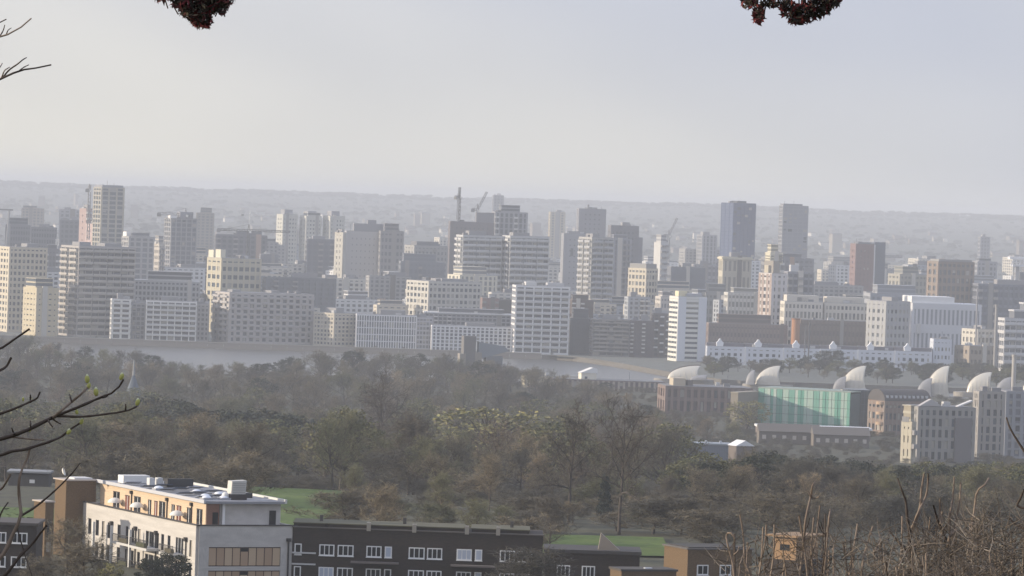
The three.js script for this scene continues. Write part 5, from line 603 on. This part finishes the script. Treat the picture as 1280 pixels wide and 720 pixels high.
// trees on the north bank and in the streets beyond
for (const [x, y, d, k] of [[905, 455, 2930, 'grey'], [940, 450, 2940, 'grey'], [972, 452, 2935, 'dark'], [1040, 437, 2930, 'dark'], [1022, 448, 2935, 'grey'], [1065, 450, 2930, 'grey'], [1100, 452, 2925, 'olive'], [1130, 452, 2925, 'grey'], [1150, 455, 2920, 'grey'], [1205, 452, 2915, 'dark'], [1230, 453, 2915, 'dark'], [1260, 455, 2912, 'dark'], [1190, 457, 2915, 'grey'], [1010, 455, 2925, 'grey'], [120, 433, 3035, 'grey'], [232, 436, 3032, 'grey'], [468, 440, 3030, 'grey'], [505, 443, 3030, 'grey'], [690, 452, 3024, 'grey']]) tree(k, x, y, d, 1.7, { grey: 'small bare tree on the far river bank', dark: 'dark round tree on the far river bank', olive: 'greenish tree on the far river bank' }[k], k + ' trees on the far river bank');
{ const z = x => x < 940 ? 'below the slender white tower' : x < 1040 ? 'below the terracotta flanked tower' : x < 1140 ? 'below the blue grey block' : 'below the stepped white apartment block';
  for (let i = 0; i < 90; i++) { const d = 2715 + tr() * 215, x = 880 + tr() * 420, h = 5 + tr() * 5, q = tr(), k = q < 0.45 ? 'dark' : q < 0.85 ? 'grey' : 'olive', y = 250 + (x - 640) * 0.0341 + (EYE - 3 - h) * F / d; tree(k, x, y, d, 1.4, WORDS[k] + ' on the barrier bank ' + z(x), k + ' trees on the barrier bank ' + z(x)); } }
for (const [x, y, d] of [[566, 447, 2440], [584, 452, 2400], [604, 446, 2450], [622, 450, 2430], [640, 455, 2400], [575, 462, 2330], [612, 462, 2340]]) tree('grey', x, y, d, 1.3, 'bare grey brown tree growing around the foot of the concrete silo', 'bare trees around the concrete silo');
{ // woods on the distant hills, one mass
  const P = KIND.dark.p[0], n = 5200, u = new THREE.InstancedMesh(P.b, leafM, n), M = new THREE.Matrix4(), q = new THREE.Quaternion(), e = new THREE.Euler(); u.name = 'distant_wood'; u.castShadow = u.receiveShadow = true;
  for (let i = 0; i < n; i++) { const ridge = i < 2400, d = ridge ? 14300 + tr() * 900 : 6200 + 8200 * tr(), X = (tr() * 2 - 1) * (0.125 * d + 60), k = noise.noise(X * 0.004, d * 0.0015, 3), h = k < (ridge ? -0.35 : -0.05) ? 3 + tr() * 2 : 6 + tr() * 5; u.setMatrixAt(i, M.compose(new THREE.Vector3(X, groundY(X, d) - 1, -d), q.setFromEuler(e.set(0, tr() * 6.28, 0)), new THREE.Vector3(h * 2.4, h, h * 2.4))); }
  scene.add(u); tag(u, 'dark woods covering the hazy distant hills', 'woods', null, 'stuff');
}
// gardens before the white house
tree('grey', 84, 640, 548, 1.25, 'bare garden tree in front of the brick stair tower'); tree('bush', 112, 672, 545, 1.2, 'grey twiggy shrub beside the white house balconies'); tree('dark', 215, 690, 545, 1.0, 'dark evergreen garden tree against the white house'); tree('dark', 190, 697, 542, 1.0, 'lower dark evergreen garden shrub against the white house'); tree('yellow', 140, 702, 540, 0.9, 'bright yellow green garden bush below the balconies'); tree('bush', 672, 676, 545, 1.3, 'brown twiggy garden tree over the end windows of the brick block'); tree('bush', 50, 690, 540, 1.3, 'twiggy garden shrub under the lower brick wing');
// ---------------------------------------------------------------- plants close to the camera
const barkPale = new THREE.MeshStandardMaterial({ map: noiseTex(128, (u, v) => { const n = fbm(u * 6, v * 18, 2, 3); return [0.48 + 0.22 * n, 0.425 + 0.2 * n, 0.375 + 0.18 * n]; }), roughness: 0.85, side: THREE.DoubleSide });
const barkDark = new THREE.MeshStandardMaterial({ map: noiseTex(128, (u, v) => { const n = fbm(u * 6, v * 18, 6, 3); return [0.27 + 0.14 * n, 0.23 + 0.12 * n, 0.20 + 0.11 * n]; }), roughness: 0.85, side: THREE.DoubleSide });
const budM = mat('#a5a55c', 0.7), budTip = mat('#c9cba6', 0.7);
// a knobbly stem through picture points at depth d; widths in picture pixels
function stemGeo(pts, w0, w1, d, seed, depthRun = 0) {
  const r = rng(seed), V = pts.map(([x, y], i) => at(x, y, d + depthRun * i / (pts.length - 1) + (r() - 0.5) * 0.004 * d)), c = new THREE.CatmullRomCurve3(V), n = pts.length * 5, g = new THREE.TubeGeometry(c, n, 1, 7), p = g.attributes.position, C = c.getSpacedPoints(n);
  for (let k = 0; k <= n; k++) { const t = k / n, knob = 1 + 0.18 * noise.noise(t * pts.length * 2.2, seed, 4) + (k % 5 === 0 ? 0.16 : 0), R0 = lerp(w0, w1, t) / 2 * d / F * knob; for (let s = 0; s <= 7; s++) { const i = k * 8 + s; const q = new THREE.Vector3(p.getX(i), p.getY(i), p.getZ(i)); const ctr = c.getPointAt(t); q.sub(ctr).multiplyScalar(R0).add(ctr); p.setXYZ(i, q.x, q.y, q.z); } }
  g.computeVertexNormals(); return g;
}
function budGeo(x, y, d, px, lean) { const p = at(x, y, d), g = new THREE.SphereGeometry(px * d / F / 2, 10, 8); g.scale(0.8, 1.3, 0.8); g.rotateZ(lean); g.translate(p.x, p.y, p.z); return g; }
{ // the budding tree beside the viewer: trunk out of the picture to the west, branches reaching in
  const d = 8, g = thing('budding_tree', 'bare dark branches with swelling green buds reaching over the lower brick wing', 'tree');
  const tx = -1.75, gy = groundY(tx, d), trunk = new THREE.CatmullRomCurve3([[tx - 0.05, gy - 0.1, -8], [tx, gy + 1, -8.02], [tx + 0.04, gy + 2, -8], [tx - 0.03, gy + 3.2, -8.1]].map(v => new THREE.Vector3(...v)));
  mesh('trunk', new THREE.TubeGeometry(trunk, 20, 0.085, 12), barkDark, g);
  const X = v => { const lo = at(0, 360, d).x; return v; };
  const br = (name, pts, w0, w1, seed, m = barkDark) => mesh(name, stemGeo(pts, w0 * 0.8, w1 * 0.85, d, seed), m, g);
  br('branch', [[-690, 640], [-420, 625], [-200, 590], [-60, 562], [0, 549], [33, 538], [55, 527], [70, 520], [100, 508], [125, 497], [142, 490], [150, 482], [154, 475]], 22, 2.6, 1);
  br('branch', [[72, 520], [100, 521], [130, 518], [160, 513], [171, 508]], 4.2, 2.4, 2); br('branch', [[66, 522], [78, 512], [90, 502], [103, 491], [112, 481]], 4.6, 3, 3, barkPale);
  br('branch', [[-200, 592], [-60, 575], [0, 569], [15, 564], [30, 562], [50, 556], [62, 552], [78, 545], [86, 538], [97, 531], [102, 527]], 9, 2.6, 4); br('branch', [[14, 546], [40, 549], [55, 550]], 3, 2, 5, barkPale);
  br('branch', [[-200, 560], [-60, 532], [0, 517], [20, 510], [38, 502], [47, 497], [50, 490]], 10, 2.4, 6); br('branch', [[-680, 520], [-300, 500], [-60, 455], [0, 436], [15, 426], [30, 416], [37, 411]], 20, 2.8, 7); br('branch', [[-120, 485], [-30, 478], [0, 463], [8, 458], [14, 447]], 8, 3.2, 8);
  br('branch', [[-690, 860], [-300, 800], [-60, 745], [-8, 706], [6, 690], [16, 668], [26, 645], [24, 622], [24, 600], [29, 583], [35, 571], [38, 558]], 22, 3, 9, barkPale); br('branch', [[26, 645], [45, 633], [70, 612], [85, 597], [93, 588], [100, 579]], 4, 1.6, 10); br('branch', [[-60, 800], [-12, 736], [10, 715], [25, 695], [40, 680], [50, 667], [58, 657]], 8, 3, 11); br('branch', [[-200, 690], [-60, 640], [-18, 618], [0, 612], [8, 602], [13, 593]], 8, 3, 12, barkPale);
  br('branch', [[-60, 745], [-12, 700], [-4, 660], [2, 640], [10, 628]], 6, 2, 33); br('branch', [[20, 655], [30, 690], [40, 720]], 2.4, 1.4, 34);
  br('branch', [[-680, 240], [-300, 160], [-60, 62], [0, 46], [15, 41], [25, 35], [32, 28], [39, 23]], 18, 1.8, 13, barkPale); br('branch', [[-20, 34], [-5, 30], [8, 24]], 2.6, 1.6, 14); br('branch', [[0, 45], [4, 38], [6, 31]], 2.4, 1.2, 15); br('branch', [[8, 43], [10, 38], [14, 35]], 2, 1, 16);
  br('branch', [[-680, 330], [-300, 230], [-60, 122], [0, 99], [15, 92], [30, 87], [45, 85], [64, 81]], 18, 2, 17); br('branch', [[4, 96], [12, 87], [22, 80], [28, 75], [33, 72]], 3, 1.4, 18); br('branch', [[22, 90], [30, 84], [36, 81]], 2.4, 1.2, 19); br('branch', [[2, 97], [6, 88], [12, 84]], 2.4, 1.4, 20, barkPale); br('branch', [[-4, 90], [0, 84], [3, 79]], 2, 1, 21);
  for (const [a, b, s] of [[[60, 525], [66, 534], 22], [[90, 503], [87, 493], 23], [[18, 543], [15, 536], 24], [[38, 503], [38, 494], 25], [[128, 497], [134, 495], 26], [[157, 513], [157, 505], 27], [[64, 522], [76, 530], 28], [[38, 536], [38, 526], 29]]) br('spur', [a, [(a[0] + b[0]) / 2, (a[1] + b[1]) / 2 + 0.6], b], 3, 2, s);
  for (const [x, y, s, l] of [[109, 474, 8, 0.1], [111, 482, 6, -0.2], [120, 490, 8, 0.1], [152, 471, 7, -0.4], [172, 503, 7, -0.3], [96, 515, 5, 0.2], [102, 527, 6, -0.3], [37, 537, 5, 0], [86, 540, 6, -0.7], [29, 499, 4, 0]]) { const b = mesh('bud', budGeo(x, y, d, s, l), budM, g); const t = mesh('bud_tip', budGeo(x, y - s * 0.45, d, s * 0.55, l), budTip, b); }
}
{ // tree whose leafy boughs hang into the top of the picture
  const d = 12, g = thing('overhanging_tree', 'dark red edged leafy boughs hanging into view from above', 'tree'), r = rng(31);
  const tx = 3.4, gy = groundY(tx, d + 1); mesh('trunk', new THREE.TubeGeometry(new THREE.CatmullRomCurve3([[tx, gy - 0.1, -13], [tx - 0.1, gy + 1.6, -12.9], [tx - 0.3, gy + 3.1, -12.6], [tx - 0.5, gy + 4.4, -12.4]].map(v => new THREE.Vector3(...v))), 16, 0.13, 12), barkDark, g);
  mesh('bough', new THREE.TubeGeometry(new THREE.CatmullRomCurve3([[tx - 0.3, gy + 3.1, -12.6], [1.8, EYE + 1.2, -12.3], [0.7, EYE + 0.98, -12], [-0.8, EYE + 0.86, -12.05], [-1.5, EYE + 0.8, -12]].map(v => new THREE.Vector3(...v))), 30, 0.035, 8), barkDark, g);
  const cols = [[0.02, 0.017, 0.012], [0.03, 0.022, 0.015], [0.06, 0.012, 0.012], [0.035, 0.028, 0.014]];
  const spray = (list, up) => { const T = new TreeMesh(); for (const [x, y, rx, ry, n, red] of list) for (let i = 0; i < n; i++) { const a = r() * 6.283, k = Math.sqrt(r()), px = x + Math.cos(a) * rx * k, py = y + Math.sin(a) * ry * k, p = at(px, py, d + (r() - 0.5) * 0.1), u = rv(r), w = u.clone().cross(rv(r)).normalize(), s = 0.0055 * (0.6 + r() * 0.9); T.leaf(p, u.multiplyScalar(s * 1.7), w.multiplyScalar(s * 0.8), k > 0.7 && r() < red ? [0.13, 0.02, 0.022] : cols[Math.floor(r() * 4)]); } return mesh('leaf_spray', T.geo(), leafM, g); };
  const hang = (x0, x1, y1) => mesh('twig', new THREE.TubeGeometry(new THREE.CatmullRomCurve3([new THREE.Vector3(at(x0, 0, d).x, EYE + 0.93, -12.02), at((x0 + x1) / 2, -90, d), at(x1, y1, d)]), 10, 0.006, 6), barkDark, g);
  for (let i = 0; i < 46; i++) { const L = i < 24, cx = L ? 210 + r() * 75 : 930 + r() * 112, cy = L ? 4 + r() * 26 * (1 - Math.abs(cx - 250) / 60) : r() * 24; mesh('twiglet', new THREE.TubeGeometry(new THREE.CatmullRomCurve3([at(lerp(cx, L ? 248 : 1000, 0.6), -40, d), at(cx + (r() - 0.5) * 10, cy - 16, d), at(cx + (r() - 0.5) * 14, cy + 3, d)]), 6, 0.0016, 4), barkDark, g); }
  hang(250, 252, 22); hang(240, 275, 6); hang(230, 215, 0); hang(1000, 1005, 10); hang(960, 945, 8); hang(970, 985, 6);
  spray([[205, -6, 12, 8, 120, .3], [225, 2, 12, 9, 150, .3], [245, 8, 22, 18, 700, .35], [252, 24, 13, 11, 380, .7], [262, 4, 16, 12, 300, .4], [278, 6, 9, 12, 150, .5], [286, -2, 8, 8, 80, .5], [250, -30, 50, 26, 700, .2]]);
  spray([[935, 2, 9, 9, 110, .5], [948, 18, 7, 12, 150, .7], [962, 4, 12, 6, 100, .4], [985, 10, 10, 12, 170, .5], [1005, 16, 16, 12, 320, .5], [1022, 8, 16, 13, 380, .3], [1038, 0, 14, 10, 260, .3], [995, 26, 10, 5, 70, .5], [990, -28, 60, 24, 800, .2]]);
}
// cut-back shrubs on the slope: pale knobbly shoots over a brown tangle
function shootShrub(label, d, x, stems, wild, seed, tangle) {
  const g = thing('coppiced_shrub', label, 'shrub', 'coppiced shrubs on the slope'), r = rng(seed), base = at(x, 720, d), gy = groundY(base.x, d);
  const px = y => 720 + (at(x, 720, d).y - gy) * F / d; const yb = px();
  const shoots = stems.slice();
  for (const [pts, w0, w1, m] of shoots) { const p0 = pts[0]; const full = p0[1] >= 700 ? [[lerp(p0[0], x, 0.6), yb], [lerp(p0[0], x, 0.25), (yb + p0[1]) / 2 + 4], ...pts] : pts; mesh('shoot', stemGeo(full, w0, w1 * 0.85, d, Math.floor(r() * 999)), m ? barkDark : barkPale, g); }
  for (let i = 0; i < wild.n * 0.6; i++) { const xx = x + (r() - 0.5) * wild.w, top = wild.top + r() * wild.dy + Math.abs(xx - x) * 0.08, lean = (r() - 0.5) * 30; mesh('shoot', stemGeo([[x + (xx - x) * 0.35, yb], [xx - lean * 0.6, (yb + top) / 2 + 20], [xx - lean * 0.2 + (r() - 0.5) * 8, lerp(yb, top, 0.75)], [xx + (r() - 0.5) * 5, lerp(yb, top, 0.88)], [xx + lean * 0.4, top]], 3.0 + r() * 1.4, 1.5 + r() * 0.8, d * (0.985 + r() * 0.03), Math.floor(r() * 999)), r() < 0.35 ? barkDark : barkPale, g); for (let q = 0; q < 3; q++) { const t = 0.55 + 0.4 * r(), bx = lerp(xx - lean * 0.4, xx + lean * 0.3, t), by = lerp(yb, top, t), sg = r() < 0.5 ? -1 : 1, ln = 8 + r() * 16; mesh('side_twig', stemGeo([[bx, by], [bx + sg * ln * 0.4, by - ln * 0.35], [bx + sg * ln * 0.6, by - ln]], 1.7, 0.9, d, Math.floor(r() * 999)), r() < 0.5 ? barkDark : barkPale, g); } }
  for (let i = 0; i < wild.n * 0.9; i++) { const xx = x + (r() - 0.5) * wild.w * 1.3, top = wild.top + 6 + r() * wild.dy * 1.3, lean = (r() - 0.5) * 40; mesh('fine_shoot', stemGeo([[x + (xx - x) * 0.4, yb], [xx - lean * 0.6, (yb + top) / 2 + 14], [xx + (r() - 0.5) * 8, lerp(yb, top, 0.8)], [xx + lean * 0.4, top]], 1.9, 0.9, d * (0.98 + r() * 0.04), Math.floor(r() * 999)), r() < 0.5 ? barkDark : barkPale, g); }
  const T = new TreeMesh(); for (let i = 0; i < tangle.n * 3; i++) { const q = at(x + (r() - 0.5) * tangle.w, tangle.top + (yb - tangle.top) * Math.pow(r(), 0.8), d + (r() - 0.5) * 1.2), dir = rv(r); dir.y = Math.abs(dir.y) * 0.7 + 0.1; dir.normalize(); const f = 0.6 + r() * 0.9; const L = (0.06 + r() * 0.3) * tangle.s; T.tube([q, q.clone().addScaledVector(dir, L * 0.5).addScaledVector(rv(r), 0.02), q.clone().addScaledVector(dir, L)], [0.0042, 0.003, 0.0014], 3, r() < 0.14 ? [0.26, 0.22, 0.18] : [0.115 * f, 0.094 * f, 0.074 * f]); }
  mesh('twigs', T.geo(), woodM, g).userData.kind = 'stuff';
}
shootShrub('coppiced shrub with curled pale shoots before the flat roofed house', 42, 922, [[[[918, 722], [914, 696], [909, 678], [908, 668], [914, 666], [919, 673]], 5, 2.5], [[[938, 722], [931, 702], [930, 682], [928, 660], [925, 643]], 5, 2.2], [[[926, 700], [934, 690], [938, 682]], 3, 1.6]], { n: 5, w: 60, top: 655, dy: 40 }, 1, { n: 120, w: 60, top: 680, s: 1 });
shootShrub('coppiced shrub with the tallest pale forked shoot', 40, 1002, [[[[1000, 722], [1003, 694], [1005, 676], [1007, 650], [1012, 626], [1014, 620]], 5.5, 3], [[[1014, 621], [1010, 614]], 2.4, 1.4], [[[1014, 621], [1018, 623], [1024, 621]], 2.4, 1.2], [[[1014, 620], [1016, 606], [1020, 601]], 2.6, 1.6], [[[1012, 705], [1019, 680], [1022, 656], [1025, 632]], 4, 2], [[[950, 722], [951, 703], [956, 680], [958, 656]], 5, 2.2], [[[978, 722], [981, 705], [978, 695]], 4, 2.6], [[[1034, 668], [1036, 650], [1038, 637]], 3.4, 2.4]], { n: 12, w: 110, top: 640, dy: 50 }, 2, { n: 420, w: 120, top: 668, s: 1 });
shootShrub('coppiced shrub of short slanting shoots between the taller shrubs', 41, 1075, [[[[1062, 712], [1068, 680], [1072, 655]], 4, 2.2], [[[1078, 706], [1084, 680], [1091, 658]], 4.6, 2.6], [[[1094, 690], [1099, 676]], 4, 3]], { n: 12, w: 90, top: 652, dy: 44 }, 3, { n: 420, w: 110, top: 676, s: 1 });
shootShrub('dark stemmed coppiced shrub with pale upright forks', 38, 1138, [[[[1138, 722], [1137, 696], [1137, 668]], 8, 6, 1], [[[1137, 672], [1144, 654], [1150, 634], [1152, 612], [1155, 592]], 5, 2.4], [[[1137, 668], [1134, 646], [1132, 626], [1127, 612], [1122, 598]], 4.4, 2, 1], [[[1136, 690], [1122, 676], [1112, 664]], 4, 2.4, 1], [[[1138, 684], [1147, 680], [1155, 669]], 4.4, 2.6], [[[1160, 606], [1160, 592]], 2.6, 2], [[[1140, 660], [1148, 640], [1158, 618], [1160, 600]], 3.4, 2.2]], { n: 10, w: 80, top: 640, dy: 50 }, 4, { n: 520, w: 100, top: 664, s: 1 });
shootShrub('coppiced shrub with dark crossing stems and knuckled tips', 38, 1186, [[[[1184, 722], [1184, 698], [1186, 674], [1192, 660], [1196, 645], [1200, 622], [1201, 603]], 6.5, 2.6], [[[1185, 690], [1180, 668], [1172, 650], [1167, 632]], 5, 2.6, 1], [[[1176, 655], [1175, 640], [1175, 623]], 3.4, 2.6], [[[1187, 660], [1188, 640], [1191, 622], [1193, 596]], 3.6, 2], [[[1186, 672], [1194, 664], [1196, 658]], 4, 3]], { n: 10, w: 80, top: 636, dy: 50 }, 5, { n: 560, w: 100, top: 660, s: 1 });
shootShrub('coppiced shrub with one tall crooked pale shoot', 39, 1214, [[[[1209, 712], [1211, 690], [1213, 672], [1217, 644], [1219, 628], [1222, 613], [1230, 607], [1236, 598]], 5.6, 2.6], [[[1214, 676], [1222, 672], [1228, 660]], 3.6, 2], [[[1200, 704], [1194, 690], [1193, 680]], 3.4, 2.4]], { n: 12, w: 80, top: 648, dy: 44 }, 6, { n: 700, w: 110, top: 660, s: 1 });
shootShrub('dense brown coppiced shrub with one dark arching branch beside the crooked shoot', 36, 1262, [[[[1300, 600], [1284, 570], [1270, 548], [1262, 534], [1258, 522]], 4, 2.4, 1], [[[1300, 640], [1284, 636], [1272, 632], [1276, 622], [1280, 612]], 3.6, 2.4, 1], [[[1330, 780], [1318, 700], [1310, 650], [1300, 600]], 9, 4, 1], [[[1310, 664], [1286, 662], [1270, 656], [1262, 648]], 4, 2.4, 1]], { n: 16, w: 110, top: 655, dy: 44 }, 7, { n: 1100, w: 130, top: 648, s: 1 });
shootShrub('low brown tangled shrub filling the gap under the crossing stems', 34, 1165, [], { n: 8, w: 160, top: 680, dy: 30 }, 8, { n: 900, w: 240, top: 676, s: 1 });
renderer.render(scene, camera);
